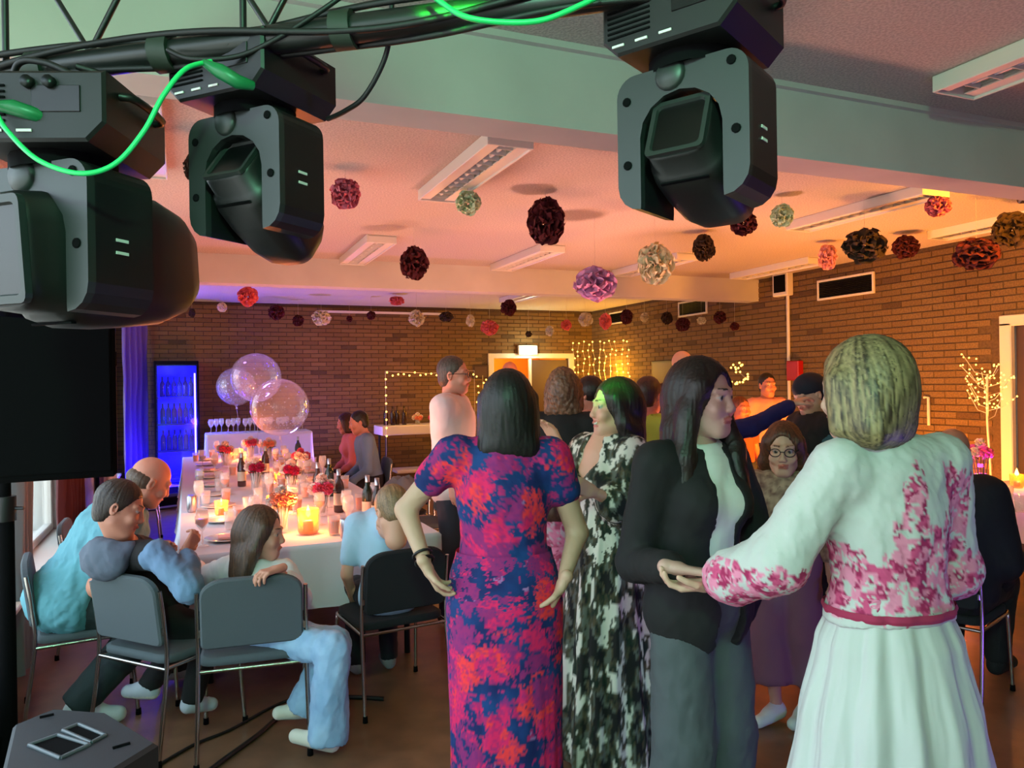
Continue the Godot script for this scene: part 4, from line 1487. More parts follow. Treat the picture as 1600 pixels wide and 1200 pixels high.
	var rb := thing("fire_box", "small red fire equipment box on the right wall", "fire box", on_x(1242, 579, ROOM_R - 0.06), -PI / 2)
	st = mb()
	box(st, Vector3.ZERO, Vector3(0.20, 0.24, 0.09), 0.01)
	obj(st, "cabinet", M["red_paint"], rb)
	st = mb()
	box(st, Vector3(0, 0, 0.047), Vector3(0.16, 0.20, 0.006), 0.002)
	obj(st, "door", M["red_paint"], rb)
	var wb := on_x(1451, 640, ROOM_R - 0.03)
	st = mb()
	tube(st, [Vector3(wb.x, 1.12, wb.z), Vector3(wb.x, 1.40, wb.z), Vector3(wb.x, 1.40, wb.z - 0.05)], 0.015, 8)
	tag(obj(st, "wall_bracket", M["white_paint"]), "short white angled bracket on the right wall above the seated man", "bracket")
	# curtains at the back window
	curtain("long violet grey curtain gathered at the back corner window", Vector3(-0.80, 0.03, -11.75), Vector3(-0.50, 0.03, -12.24), 2.76, "curtain_purple", 7)
	curtain("violet grey curtain at the back window, nearer half", Vector3(-0.86, 0.03, -10.3), Vector3(-0.86, 0.03, -9.6), 2.76, "curtain_purple", 8)
	curtain("dark red curtain at the middle window", Vector3(-0.87, 0.03, -7.7), Vector3(-0.87, 0.03, -6.55), 2.76, "curtain_red", 9)
	curtain("grey curtain at the middle window, nearer half", Vector3(-0.87, 0.03, -5.25), Vector3(-0.87, 0.03, -4.95), 2.76, "curtain_grey", 10)
	# fairy lights
	glow("fairy_bulb", Color(1.0, 0.76, 0.34), 5.0)
	var r := RandomNumberGenerator.new()
	r.seed = 3
	var wires := []
	var bulbs := []
	for i in 11:
		var f := i / 10.0
		var x := lerpf(6.40, 6.80, f)
		var z := lerpf(-12.24, -11.05, f)
		var w := []
		for j in 9:
			var p := Vector3(x, 2.30 - j * 0.128, z) + Vector3(r.randf() - 0.5, (r.randf() - 0.5) * 1.5, r.randf() - 0.5) * 0.05
			w.append(p)
			bulbs.append(p)
		wires.append(w)
	bulb_string("light_curtain", "curtain of warm fairy lights hanging in the hall corner", wires, bulbs, 1.8)
	# light frame over the serving table
	wires = [[Vector3(2.72, 0.0, -11.2), Vector3(2.72, 1.82, -11.2)], [Vector3(2.72, 1.82, -11.2), Vector3(3.4, 1.78, -11.2), Vector3(4.12, 1.82, -11.2)], [Vector3(4.12, 1.82, -11.2), Vector3(4.12, 0.0, -11.2)]]
	bulbs = []
	for i in 17: bulbs.append(Vector3(2.74 + i * 0.085, 1.80 - 0.05 * absf(sin(i * 1.9)), -11.18))
	for i in 8: bulbs.append(Vector3(2.72, 1.70 - i * 0.12, -11.18))
	bulb_string("light_garland", "garland of fairy lights on a frame over the serving table", wires, bulbs, 0.5)
	wires = [[Vector3(4.45, 0.0, -11.7), Vector3(4.45, 1.75, -11.7)]]
	bulbs = []
	for i in 16: bulbs.append(Vector3(4.45 + 0.10 * sin(i * 2.4), 0.95 + i * 0.052, -11.7 + 0.10 * cos(i * 2.4)))
	bulb_string("light_column", "slim column of warm fairy lights behind the man in pink", wires, bulbs, 0.7)
	wires = []
	bulbs = []
	for i in 22:
		var p := on_x(1140 + r.randf() * 30.0, 566 + r.randf() * 34.0, ROOM_R - 0.014)
		bulbs.append(p)
	wires = [[bulbs[0], bulbs[5], bulbs[9], bulbs[14], bulbs[19]]]
	bulb_string("light_garland", "small tangle of fairy lights on the right wall behind the woman in the blazer", wires, bulbs, 0.0)
	# glowing wire tree at the right
	var tr := P(1543, 600, 6.75)
	tr.y = 0.0
	var tree := thing("light_tree", "thin wire tree with tiny warm lights at the right wall", "light tree", tr)
	st = mb()
	tube(st, curve([Vector3(0, 0.0, 0), Vector3(0.01, 0.7, 0.01), Vector3(-0.01, 1.2, 0), Vector3(0.0, 1.62, 0)], 4), 0.010, 7)
	obj(st, "trunk", M["white_paint"], tree)
	st = mb()
	lathe(st, [Vector2(0, 0), Vector2(0.14, 0), Vector2(0.14, 0.015), Vector2(0, 0.02)], 18)
	obj(st, "foot", M["white_paint"], tree)
	var bm := SphereMesh.new()
	bm.radius = 0.008
	bm.height = 0.016
	bm.radial_segments = 6
	bm.rings = 3
	for i in 16:
		var a := i * 2.4
		var y0 := 1.22 + 0.026 * i
		var e := Vector3(cos(a) * (0.15 + 0.10 * r.randf()), y0 + 0.10 + 0.16 * r.randf(), sin(a) * (0.15 + 0.10 * r.randf()))
		st = mb()
		tube(st, [Vector3(0, y0, 0), Vector3(e.x * 0.5, y0 + 0.03, e.z * 0.5), e], 0.003, 5)
		var br := obj(st, "branch", M["white_paint"], tree)
		for k in 5:
			put(bm, "light_bud", M["fairy_bulb"], br).position = Vector3(0, y0, 0).lerp(e, 0.45 + k * 0.14) + Vector3(r.randf() - 0.5, r.randf() - 0.5, r.randf() - 0.5) * 0.07
	# clear balloons
	for q in [[400, 590, 10.3, 0.33, "upper clear round balloon above the bar", 0.0], [369, 604, 10.95, 0.27, "smallest clear round balloon above the bar, left", 0.978], [437, 636, 9.65, 0.36, "lowest and largest clear round balloon above the bar", 0.748]]:
		var bp := P(q[0], q[1], q[2])
		var b := thing("clear_balloon", q[4], "balloon", bp, 0.0, "clear balloons above the bar")
		var sp := SphereMesh.new()
		sp.radius = q[3]
		sp.height = q[3] * 2.0
		put(sp, "skin", M["balloon_skin"], b)
		st = mb()
		lathe(st, [Vector2(0.02, -0.05), Vector2(0.008, -0.02), Vector2(0.03, 0.01)], 10, Vector3(0, -q[3], 0))
		obj(st, "neck", M["balloon_skin"], b)
		var wire := [Vector3(0, -q[3] - 0.03, 0), Vector3(0.02, -(bp.y - q[5]) * 0.6 - q[3] * 0.3, 0.02), Vector3(0, -bp.y + q[5] + 0.005, 0)]
		st = mb()
		tube(st, wire, 0.002, 4)
		obj(st, "ribbon", M["thread"], b)
		var bits := mb()
		for i in 90:
			var d := Vector3(r.randf() - 0.5, r.randf() - 0.5, r.randf() - 0.5).normalized()
			if r.randf() < 0.6 and d.y > 0.2: d.y = -d.y
			var u := d.cross(Vector3(0.3, 0.9, 0.2)).normalized()
			var w := d.cross(u)
			var c: Vector3 = d * (q[3] - 0.012)
			quad(bits, c - u * 0.012, c - w * 0.012, c + u * 0.012, c + w * 0.012)
		obj(bits, "confetti", M["can_metal"], b).set_meta("kind", "stuff")
	# white jacket over the chair at the window side
	st = mb()
	var rings := []
	for s in [[0.52, 0.24, 0.05], [0.62, 0.25, 0.055], [0.76, 0.25, 0.055], [0.84, 0.23, 0.05], [0.87, 0.17, 0.03]]:
		var ring := []
		for k in 20:
			var a := TAU * k / 20.0
			ring.append(Vector3(cos(a) * s[1] * (1.0 + 0.06 * sin(k * 2.7)), s[0], -sin(a) * s[2] * (1.0 + 0.15 * sin(k * 1.9))))
		rings.append(ring)
	loft(st, rings)
	var jk := obj(st, "jacket", M["cloth_white"])
	jk.position = Vector3(-0.73, 0, -8.9)
	jk.rotation.y = PI / 2
	tag(jk, "white jacket hung over a chair back at the window side", "jacket")
	st = mb()
	rings = []
	for s in [[0.48, 0.16, 0.15], [0.56, 0.20, 0.17], [0.66, 0.17, 0.13], [0.73, 0.08, 0.06]]:
		var ring := []
		for k in 16:
			var a := TAU * k / 16.0
			ring.append(Vector3(cos(a) * s[1] * (1.0 + 0.12 * sin(k * 2.3)), s[0] + 0.02 * sin(k * 1.7), -sin(a) * s[2] * (1.0 + 0.12 * sin(k * 3.1))))
		rings.append(ring)
	loft(st, rings)
	var bundle := obj(st, "folded_clothes", M["curtain_grey"])
	bundle.position = Vector3(1.85, 0.01, -7.05)
	tag(bundle, "heap of grey clothes on a chair on the far side of the table", "clothes")

func curtain(label: String, a: Vector3, b: Vector3, h: float, m: String, sd: int) -> void:
	var st := mb()
	st.set_smooth_group(1)
	var dir := (b - a)
	var nrm := Vector3(-dir.z, 0, dir.x).normalized()
	var n := int(dir.length() / 0.012) + 24
	var g := []
	for j in 9:
		var row := []
		for i in n + 1:
			var f := float(i) / n
			var w := sin(f * dir.length() * 52.0 + sd + 0.6 * sin(j * 0.7)) * 0.035 + noise.get_noise_2d(f * 6.0 + sd, j * 0.4) * 0.03
			row.append(a + dir * f + nrm * w + Vector3.UP * (h - 0.03) * j / 8.0)
		g.append(row)
	for j in 8:
		for i in n:
			quad(st, g[j][i], g[j][i + 1], g[j + 1][i + 1], g[j + 1][i])
	tag(obj(st, "curtain", M[m]), label, "curtain")

func make_objects() -> void:
	make_stage()
	make_pompoms()
	make_chairs()
	make_tables()
	make_tableware()
	make_wall_things()

# ================================================================ people: smooth bodies meshed from bones
class Blob:
	# a distance field on a grid; bones and balls are joined with a smooth minimum, then meshed as surface nets
	var o: Vector3
	var h: float
	var nx: int
	var ny: int
	var nz: int
	var v := PackedFloat32Array()
	var id := PackedByteArray()

	func _init(lo: Vector3, hi: Vector3, step: float) -> void:
		h = step
		o = lo - Vector3.ONE * step * 2.0
		var s := (hi - lo) / step
		nx = int(s.x) + 6
		ny = int(s.y) + 6
		nz = int(s.z) + 6
		v.resize(nx * ny * nz)
		v.fill(9.0)
		id.resize(nx * ny * nz)

	func span(lo: Vector3, hi: Vector3) -> Array:
		var a := (lo - o) / h
		var b := (hi - o) / h
		return [clampi(int(a.x), 0, nx), clampi(int(b.x) + 2, 0, nx), clampi(int(a.y), 0, ny), clampi(int(b.y) + 2, 0, ny), clampi(int(a.z), 0, nz), clampi(int(b.z) + 2, 0, nz)]

	func bone(a: Vector3, b: Vector3, ra: float, rb: float, k: float, what: int, cut := false) -> void:
		var m := maxf(ra, rb) + k * 0.5 + h * 2.0
		var r := span(Vector3(minf(a.x, b.x), minf(a.y, b.y), minf(a.z, b.z)) - Vector3.ONE * m, Vector3(maxf(a.x, b.x), maxf(a.y, b.y), maxf(a.z, b.z)) + Vector3.ONE * m)
		var ab := b - a
		var l2 := maxf(ab.length_squared(), 1e-9)
		var dr := rb - ra
		for z in range(r[4], r[5]):
			for y in range(r[2], r[3]):
				var i: int = (z * ny + y) * nx + r[0]
				var p := o + Vector3(r[0], y, z) * h - a
				for x in range(r[0], r[1]):
					var t := clampf(p.dot(ab) / l2, 0.0, 1.0)
					var d := (p - ab * t).length() - ra - dr * t
					p.x += h
					var old := v[i]
					if cut:
						v[i] = maxf(old, -d)
					else:
						if d < old: id[i] = what
						var e := k - absf(old - d)
						v[i] = minf(old, d) - (e * e / k * 0.25 if e > 0.0 else 0.0)
					i += 1

	func ball(c: Vector3, r3: Vector3, bas: Basis, k: float, what: int, cut := false) -> void:
		var m := maxf(r3.x, maxf(r3.y, r3.z)) + k * 0.5 + h * 2.0
		var e0 := Vector3(absf(bas.x.x) * r3.x + absf(bas.y.x) * r3.y + absf(bas.z.x) * r3.z, absf(bas.x.y) * r3.x + absf(bas.y.y) * r3.y + absf(bas.z.y) * r3.z, absf(bas.x.z) * r3.x + absf(bas.y.z) * r3.y + absf(bas.z.z) * r3.z)
		e0 += Vector3.ONE * (k * 0.5 + h * 2.0)
		m = 0.0
		var r := span(c - e0, c + e0)
		var inv := Basis.from_scale(Vector3.ONE / r3) * bas.transposed()
		var s3 := Vector3.ONE / r3
		var step := inv * Vector3(h, 0, 0)
		for z in range(r[4], r[5]):
			for y in range(r[2], r[3]):
				var i: int = (z * ny + y) * nx + r[0]
				var q := inv * (o + Vector3(r[0], y, z) * h - c)
				for x in range(r[0], r[1]):
					var k0 := q.length()
					var d := k0 * (k0 - 1.0) / maxf((q * s3).length(), 1e-6)
					q += step
					var old := v[i]
					if cut:
						var e := k - absf(old + d)
						v[i] = maxf(old, -d) + (e * e / k * 0.25 if e > 0.0 and k > 0.0 else 0.0)
					else:
						if d < old: id[i] = what
						var e := k - absf(old - d)
						v[i] = minf(old, d) - (e * e / k * 0.25 if e > 0.0 else 0.0)
					i += 1

	func mesh_into(out: Dictionary, paint: Callable, warp = null) -> void:
		var base: int = out.v.size()
		var at := PackedInt32Array()
		at.resize(nx * ny * nz)
		at.fill(-1)
		var pts := PackedVector3Array()
		var ids := PackedByteArray()
		var here := PackedInt32Array()
		var sy := nx
		var sz := nx * ny
		var lim := h * 1.9
		for z in nz - 1:
			for y in ny - 1:
				var i := z * sz + y * sy
				for x in nx - 1:
					var f0 := v[i]
					if f0 < lim and f0 > -lim:
						var c := [f0, v[i + 1], v[i + sy], v[i + sy + 1], v[i + sz], v[i + sz + 1], v[i + sz + sy], v[i + sz + sy + 1]]
						var inside := 0
						for q in 8:
							if c[q] < 0.0: inside += 1
						if inside > 0 and inside < 8:
							var s := Vector3.ZERO
							var n := 0
							for e in [[0, 1], [2, 3], [4, 5], [6, 7], [0, 2], [1, 3], [4, 6], [5, 7], [0, 4], [1, 5], [2, 6], [3, 7]]:
								var a: float = c[e[0]]
								var b: float = c[e[1]]
								if (a < 0.0) != (b < 0.0):
									var t := a / (a - b)
									var q0: int = e[0]
									var q1: int = e[1]
									s += Vector3((q0 & 1) + t * ((q1 & 1) - (q0 & 1)), ((q0 >> 1) & 1) + t * (((q1 >> 1) & 1) - ((q0 >> 1) & 1)), (q0 >> 2) + t * ((q1 >> 2) - (q0 >> 2)))
									n += 1
							at[i] = pts.size()
							here.append(i)
							pts.append(o + (Vector3(x, y, z) + s / n) * h)
							ids.append(id[i])
					i += 1
		var tris := PackedInt32Array()
		for j in here.size():
			var i := here[j]
			var f := v[i]
			for ax in 3:
				var d: int = [1, sy, sz][ax]
				var u: int = [sy, sz, 1][ax]
				var w: int = [sz, 1, sy][ax]
				var g := v[i + d]
				if (f < 0.0) == (g < 0.0): continue
				if i - u - w < 0: continue
				var a := at[i]
				var b := at[i - u]
				var c := at[i - u - w]
				var e := at[i - w]
				if a < 0 or b < 0 or c < 0 or e < 0: continue
				if f < 0.0:
					tris.append_array([a, c, b, a, e, c])
				else:
					tris.append_array([a, b, c, a, c, e])
		var nrm := PackedVector3Array()
		nrm.resize(pts.size())
		for j in range(0, tris.size(), 3):
			var n := (pts[tris[j + 2]] - pts[tris[j]]).cross(pts[tris[j + 1]] - pts[tris[j]])
			nrm[tris[j]] += n
			nrm[tris[j + 1]] += n
			nrm[tris[j + 2]] += n
		if warp != null:
			for j in pts.size():
				pts[j] = warp.call(pts[j], nrm[j].normalized())
			nrm.fill(Vector3.ZERO)
			for j in range(0, tris.size(), 3):
				var n := (pts[tris[j + 2]] - pts[tris[j]]).cross(pts[tris[j + 1]] - pts[tris[j]])
				nrm[tris[j]] += n
				nrm[tris[j + 1]] += n
				nrm[tris[j + 2]] += n
		for j in pts.size():
			out.v.append(pts[j])
			out.n.append(nrm[j].normalized())
			out.c.append(paint.call(pts[j], ids[j]))
		for t in tris: out.i.append(base + t)

var jobs := []
var job_lock := Mutex.new()

func later(o: MeshInstance3D, work: Callable) -> void:
	# meshing is left to worker threads; finish_jobs() hands the meshes over
	jobs.append([o, work, null])

func finish_jobs() -> void:
	var run := func(i: int) -> void:
		var got: Dictionary = jobs[i][1].call()
		job_lock.lock()
		jobs[i][2] = got
		job_lock.unlock()
	var g := WorkerThreadPool.add_group_task(run, jobs.size(), 4, true)
	WorkerThreadPool.wait_for_group_task_completion(g)
	for j in jobs: j[0].mesh = soup_mesh(j[2])
	jobs.clear()

func soup() -> Dictionary:
	return {"v": PackedVector3Array(), "n": PackedVector3Array(), "c": PackedColorArray(), "i": PackedInt32Array()}

func soup_mesh(s: Dictionary) -> ArrayMesh:
	var m := ArrayMesh.new()
	if s.v.size() == 0: return m
	var a := []
	a.resize(Mesh.ARRAY_MAX)
	a[Mesh.ARRAY_VERTEX] = s.v
	a[Mesh.ARRAY_NORMAL] = s.n
	a[Mesh.ARRAY_COLOR] = s.c
	a[Mesh.ARRAY_INDEX] = s.i
	m.add_surface_from_arrays(Mesh.PRIMITIVE_TRIANGLES, a)
	return m

func lin(c: Color) -> Color:
	return c.srgb_to_linear()

func bounds(pts: Array, pad: float) -> Array:
	var lo: Vector3 = pts[0]
	var hi: Vector3 = pts[0]
	for p in pts:
		lo = lo.min(p)
		hi = hi.max(p)
	return [lo - Vector3.ONE * pad, hi + Vector3.ONE * pad]

# joints of a figure 1.7 m tall that faces +z; x is its left
func joints(sit: bool) -> Dictionary:
	var j := {
		"pelvis": Vector3(0, 0.95, 0), "waist": Vector3(0, 1.08, 0.0), "chest": Vector3(0, 1.27, 0.0), "top": Vector3(0, 1.39, -0.015), "neck": Vector3(0, 1.44, -0.015), "head": Vector3(0, 1.580, 0.015),
		"hipL": Vector3(0.09, 0.91, 0), "hipR": Vector3(-0.09, 0.91, 0), "kneeL": Vector3(0.10, 0.50, 0.02), "kneeR": Vector3(-0.10, 0.50, 0.02),
		"ankL": Vector3(0.10, 0.085, -0.03), "ankR": Vector3(-0.10, 0.085, -0.03), "toeL": Vector3(0.12, 0.035, 0.13), "toeR": Vector3(-0.12, 0.035, 0.13),
		"shL": Vector3(0.175, 1.385, -0.015), "shR": Vector3(-0.175, 1.385, -0.015), "elL": Vector3(0.235, 1.11, -0.03), "elR": Vector3(-0.235, 1.11, -0.03),
		"wrL": Vector3(0.24, 0.87, 0.05), "wrR": Vector3(-0.24, 0.87, 0.05)}
	if sit:
		for k in ["pelvis", "waist", "chest", "top", "neck", "head", "shL", "shR", "elL", "elR", "wrL", "wrR", "hipL", "hipR"]:
			j[k] += Vector3(0, -0.37, -0.06)
		j.kneeL = Vector3(0.11, 0.52, 0.40)
		j.kneeR = Vector3(-0.11, 0.52, 0.40)
		j.ankL = Vector3(0.11, 0.085, 0.38)
		j.ankR = Vector3(-0.11, 0.085, 0.38)
		j.toeL = Vector3(0.12, 0.035, 0.55)
		j.toeR = Vector3(-0.12, 0.035, 0.55)
		j.wrL = Vector3(0.16, 0.60, 0.25)
		j.wrR = Vector3(-0.16, 0.60, 0.25)
		j.elL = Vector3(0.24, 0.72, 0.0)
		j.elR = Vector3(-0.24, 0.72, 0.0)
	return j

func hand_into(out: Dictionary, wrist: Vector3, dir: Vector3, palm: Vector3, thumb: Vector3, curl: float, k: float, step: float, skin: Color) -> void:
	# palm of four bones, four fingers of three joints each with their own length, a thumb from the side of the palm
	var d := dir.normalized()
	var n := (palm - d * palm.dot(d)).normalized()
	var s := (thumb - d * thumb.dot(d) - n * thumb.dot(n)).normalized()
	var list := [[wrist - d * 0.03 * k, wrist + d * 0.01 * k, 0.024, 0.022, 0.010]]
	for f in 4:
		var side: float = [0.030, 0.010, -0.010, -0.028][f]
		var kn: Vector3 = wrist + (d * [0.086, 0.090, 0.086, 0.078][f] + s * side) * k
		list.append([wrist + s * side * 0.6 * k, kn, 0.013, 0.0115, 0.012])
		var len: float = [0.072, 0.080, 0.074, 0.058][f] * k
		var p := kn
		var an := curl * (0.55 + 0.06 * f)
		for q in 3:
			var dd := d * cos(an) + n * sin(an)
			var nxt: Vector3 = p + dd * len * [0.45, 0.31, 0.24][q]
			list.append([p, nxt, 0.0095 - 0.0008 * q, 0.0090 - 0.0008 * q, 0.003])
			p = nxt
			an += curl * (0.85 if q == 0 else 0.6)
	var t0 := wrist + (d * 0.018 + s * 0.020) * k
	var t1 := t0 + (d * 0.55 + s * 0.72 + n * 0.35).normalized() * 0.046 * k
	var t2 := t1 + (d * 0.88 + s * 0.25 + n * 0.45).normalized() * 0.032 * k
	var t3 := t2 + (d * 0.92 + s * 0.02 + n * 0.55).normalized() * 0.026 * k
	list.append([t0, t1, 0.015, 0.011, 0.012])
	list.append([t1, t2, 0.0105, 0.0098, 0.003])
	list.append([t2, t3, 0.0098, 0.0085, 0.003])
	var pts := []
	for l in list: pts.append_array([l[0], l[1]])
	var bb := bounds(pts, 0.03 * k)
	var b := Blob.new(bb[0], bb[1], step)
	for l in list: b.bone(l[0], l[1], l[2] * k, l[3] * k, l[4] * k, 1)
	b.mesh_into(out, func(_p, _i): return skin)

func head_into(out: Dictionary, c: Vector3, bas: Basis, k: float, step: float, skin: Color, neck: Vector3, look: Dictionary) -> void:
	var b := Blob.new(c - Vector3.ONE * 0.17 * k, c + Vector3.ONE * 0.17 * k, step)
	var at := func(x: float, y: float, z: float) -> Vector3: return c + bas * (Vector3(x, y, z) * k)
	var sk := Vector3.ONE * k
	b.ball(at.call(0, 0.032, -0.014), Vector3(0.075, 0.092, 0.096) * k, bas, 0.02, 1)
	b.ball(at.call(0, -0.035, 0.026), Vector3(0.060, 0.078, 0.066) * k, bas, 0.03 * k, 1)
	b.bone(at.call(-0.014, -0.098, 0.062), at.call(0.014, -0.098, 0.062), 0.018 * k, 0.018 * k, 0.03 * k, 1)
	b.bone(at.call(-0.048, -0.062, 0.0), at.call(-0.016, -0.098, 0.055), 0.020 * k, 0.016 * k, 0.03 * k, 1)
	b.bone(at.call(0.048, -0.062, 0.0), at.call(0.016, -0.098, 0.055), 0.020 * k, 0.016 * k, 0.03 * k, 1)
	for s in [-1, 1]:
		b.ball(at.call(s * 0.040, -0.030, 0.068), Vector3(0.024, 0.022, 0.020) * k, bas, 0.02 * k, 1)
		b.bone(at.call(s * 0.014, 0.026, 0.084), at.call(s * 0.046, 0.026, 0.070), 0.010 * k, 0.009 * k, 0.015 * k, 1)
		b.ball(at.call(s * 0.031, 0.006, 0.096), Vector3(0.019, 0.011, 0.016) * k, bas, 0.008 * k, 1, true)
		b.ball(at.call(s * 0.031, 0.005, 0.075), Vector3(0.0125, 0.0125, 0.0125) * k, bas, 0.002, 3)
		b.bone(at.call(s * 0.018, 0.014, 0.085), at.call(s * 0.044, 0.013, 0.080), 0.0040 * k, 0.0035 * k, 0.004 * k, 1)
		b.bone(at.call(s * 0.015, 0.031, 0.094), at.call(s * 0.045, 0.033, 0.078), 0.0042 * k, 0.0030 * k, 0.003 * k, 4)
		b.ball(at.call(s * 0.077, -0.004, -0.012), Vector3(0.011, 0.031, 0.019) * k, bas * Basis(Vector3.UP, s * 0.35), 0.006 * k, 1)
		b.ball(at.call(s * 0.083, -0.002, -0.006), Vector3(0.006, 0.016, 0.009) * k, bas, 0.004 * k, 1, true)
		b.ball(at.call(s * 0.010, -0.034, 0.098), Vector3(0.009, 0.008, 0.010) * k, bas, 0.008 * k, 1)
	b.bone(at.call(0, 0.016, 0.085), at.call(0, -0.026, 0.102), 0.0075 * k, 0.0105 * k, 0.014 * k, 1)
	var smile: float = look.get("smile", 0.0)
	b.bone(at.call(-0.021 - smile * 0.006, -0.062 + smile * 0.006, 0.082), at.call(0, -0.060 - smile * 0.002, 0.094), 0.0045 * k, 0.0065 * k, 0.004 * k, 2)
	b.bone(at.call(0.021 + smile * 0.006, -0.062 + smile * 0.006, 0.082), at.call(0, -0.060 - smile * 0.002, 0.094), 0.0045 * k, 0.0065 * k, 0.004 * k, 2)
	b.bone(at.call(-0.016, -0.073 - smile * 0.006, 0.083), at.call(0.016, -0.073 - smile * 0.006, 0.083), 0.0065 * k, 0.0065 * k, 0.006 * k, 2)
	if smile > 0.5:
		b.bone(at.call(-0.016, -0.066, 0.090), at.call(0.016, -0.066, 0.090), 0.005 * k, 0.005 * k, 0.001, 5)
	b.bone(at.call(0, -0.05, -0.03), neck + (neck - c) * 0.12, 0.050 * k, 0.056 * k, 0.03 * k, 1)
	var brow: Color = lin(look.get("hair", Color(0.2, 0.12, 0.08))) * 0.7
	var inv := bas.transposed()
	b.mesh_into(out, func(p: Vector3, i: int) -> Color:
		var q := inv * (p - c) / k
		if i == 2: return Color(skin.r * 0.82, skin.g * 0.42, skin.b * 0.40)
		if i == 5: return Color(0.75, 0.72, 0.66)
		if i == 4: return brow
		if i == 3:
			var e := Vector2(absf(q.x) - 0.031, q.y - 0.004).length()
			return Color(0.02, 0.015, 0.012) if e < 0.0070 else Color(0.38, 0.34, 0.31)
		return skin)

func hair_soup(style: Dictionary, c: Vector3, bas: Basis, k: float, step: float) -> Dictionary:
	var out := soup()
	var kind: String = style.kind
	var drop: float = style.get("drop", 0.0)
	var lo := c - Vector3(0.19, 0.16 + drop, 0.20) * k
	var hi := c + Vector3(0.19, 0.20, 0.20) * k
	var b := Blob.new(lo, hi, step)
	var at := func(x: float, y: float, z: float) -> Vector3: return c + bas * (Vector3(x, y, z) * k)
	var full: float = style.get("full", 1.0)
	if kind == "crop":
		b.ball(at.call(0, 0.040, -0.022), Vector3(0.082, 0.094, 0.099) * k * full, bas, 0.01, 1)
		b.ball(at.call(0, -0.02, -0.05), Vector3(0.070, 0.07, 0.062) * k, bas, 0.02, 1)
		b.ball(at.call(0, -0.035, 0.085), Vector3(0.095, 0.105, 0.085) * k, bas, 0.01, 1, true)
		b.ball(at.call(0, -0.15, -0.02), Vector3(0.12, 0.085, 0.12) * k, bas, 0.01, 1, true)
	elif kind == "fringe_bald":
		b.ball(at.call(0, 0.0, -0.035), Vector3(0.080, 0.060, 0.088) * k, bas, 0.01, 1)
		b.ball(at.call(0, 0.02, 0.075), Vector3(0.11, 0.14, 0.085) * k, bas, 0.01, 1, true)
		b.ball(at.call(0, 0.10, -0.02), Vector3(0.12, 0.062, 0.13) * k, bas, 0.01, 1, true)
	else:
		b.ball(at.call(0, 0.036, -0.020), Vector3(0.089, 0.104, 0.108) * k * full, bas, 0.01, 1)
		if kind == "bob":
			b.ball(at.call(0, -0.040 - drop * 0.35, -0.030), Vector3(0.105, 0.10 + drop * 0.5, 0.090) * k * full, bas, 0.05, 1)
			for s in [-1, 1]:
				b.bone(at.call(s * 0.080, 0.03, 0.020), at.call(s * 0.092, -0.09 - drop * 0.6, 0.022), 0.030 * k, 0.024 * k, 0.03, 1)
			b.bone(at.call(-0.07, -0.105 - drop * 0.75, -0.05), at.call(0.07, -0.105 - drop * 0.75, -0.05), 0.036 * k, 0.036 * k, 0.05, 1)
		elif kind == "long":
			for s in [-1, 1]:
				b.bone(at.call(s * 0.070, 0.045, 0.030), at.call(s * 0.088, -0.06, -0.005), 0.030 * k, 0.028 * k, 0.03, 1)
				b.bone(at.call(s * 0.088, -0.06, -0.005), at.call(s * 0.085, -0.18, -0.045), 0.028 * k, 0.030 * k, 0.03, 1)
			b.bone(at.call(0, -0.02, -0.065), at.call(0, -0.15 - drop * 0.3, -0.075), 0.075 * k, 0.070 * k, 0.05, 1)
			b.bone(at.call(-0.06, -0.10, -0.065), at.call(-0.06, -0.14 - drop, -0.085), 0.045 * k, 0.030 * k, 0.04, 1)
			b.bone(at.call(0.06, -0.10, -0.065), at.call(0.06, -0.14 - drop, -0.085), 0.045 * k, 0.030 * k, 0.04, 1)
		elif kind == "tied":
			b.ball(at.call(0, 0.01, -0.12), Vector3(0.04, 0.045, 0.04) * k, bas, 0.02, 1)
			b.bone(at.call(0, 0.0, -0.13), at.call(0, -0.12 - drop, -0.125), 0.030 * k, 0.016 * k, 0.02, 1)
		b.ball(at.call(0, -0.020, 0.104), Vector3(0.071, 0.112, 0.072) * k, bas, 0.012, 1, true)
		b.ball(at.call(0, -0.11, 0.075), Vector3(0.068, 0.10, 0.080) * k, bas, 0.012, 1, true)
	for l in style.get("locks", []):
		b.bone(at.call(l[0].x, l[0].y, l[0].z), at.call(l[1].x, l[1].y, l[1].z), l[2] * k, l[3] * k, 0.025, 1)
	var base: Color = lin(style.color)
	var tip: Color = lin(style.get("streak", style.color.darkened(0.35)))
	var inv := bas.transposed()
	var wav: float = style.get("wave", 0.0)
	var nz := noise
	b.mesh_into(out, func(p: Vector3, _i: int) -> Color:
		var q := inv * (p - c)
		var a := atan2(q.x, -q.z)
		var f := clampf(0.5 + 1.0 * nz.get_noise_3d(a * 11.0 + wav * sin(q.y * 60.0) * 0.6, q.y * 5.0, 3.0) + 1.0 * nz.get_noise_3d(a * 34.0, q.y * 6.0, 8.0), 0.0, 1.0)
		return base.lerp(tip, f),
		func(p: Vector3, n: Vector3) -> Vector3:
			var q := inv * (p - c)
			var a := atan2(q.x, -q.z)
			return p + n * k * (0.0025 * nz.get_noise_3d(a * 11.0 + wav * sin(q.y * 60.0) * 0.6, q.y * 5.0, 3.0) + 0.0026 * nz.get_noise_3d(a * 34.0, q.y * 6.0, 8.0) + wav * 0.010 * nz.get_noise_3d(p.x * 38.0, p.y * 38.0, p.z * 38.0)))
	return out

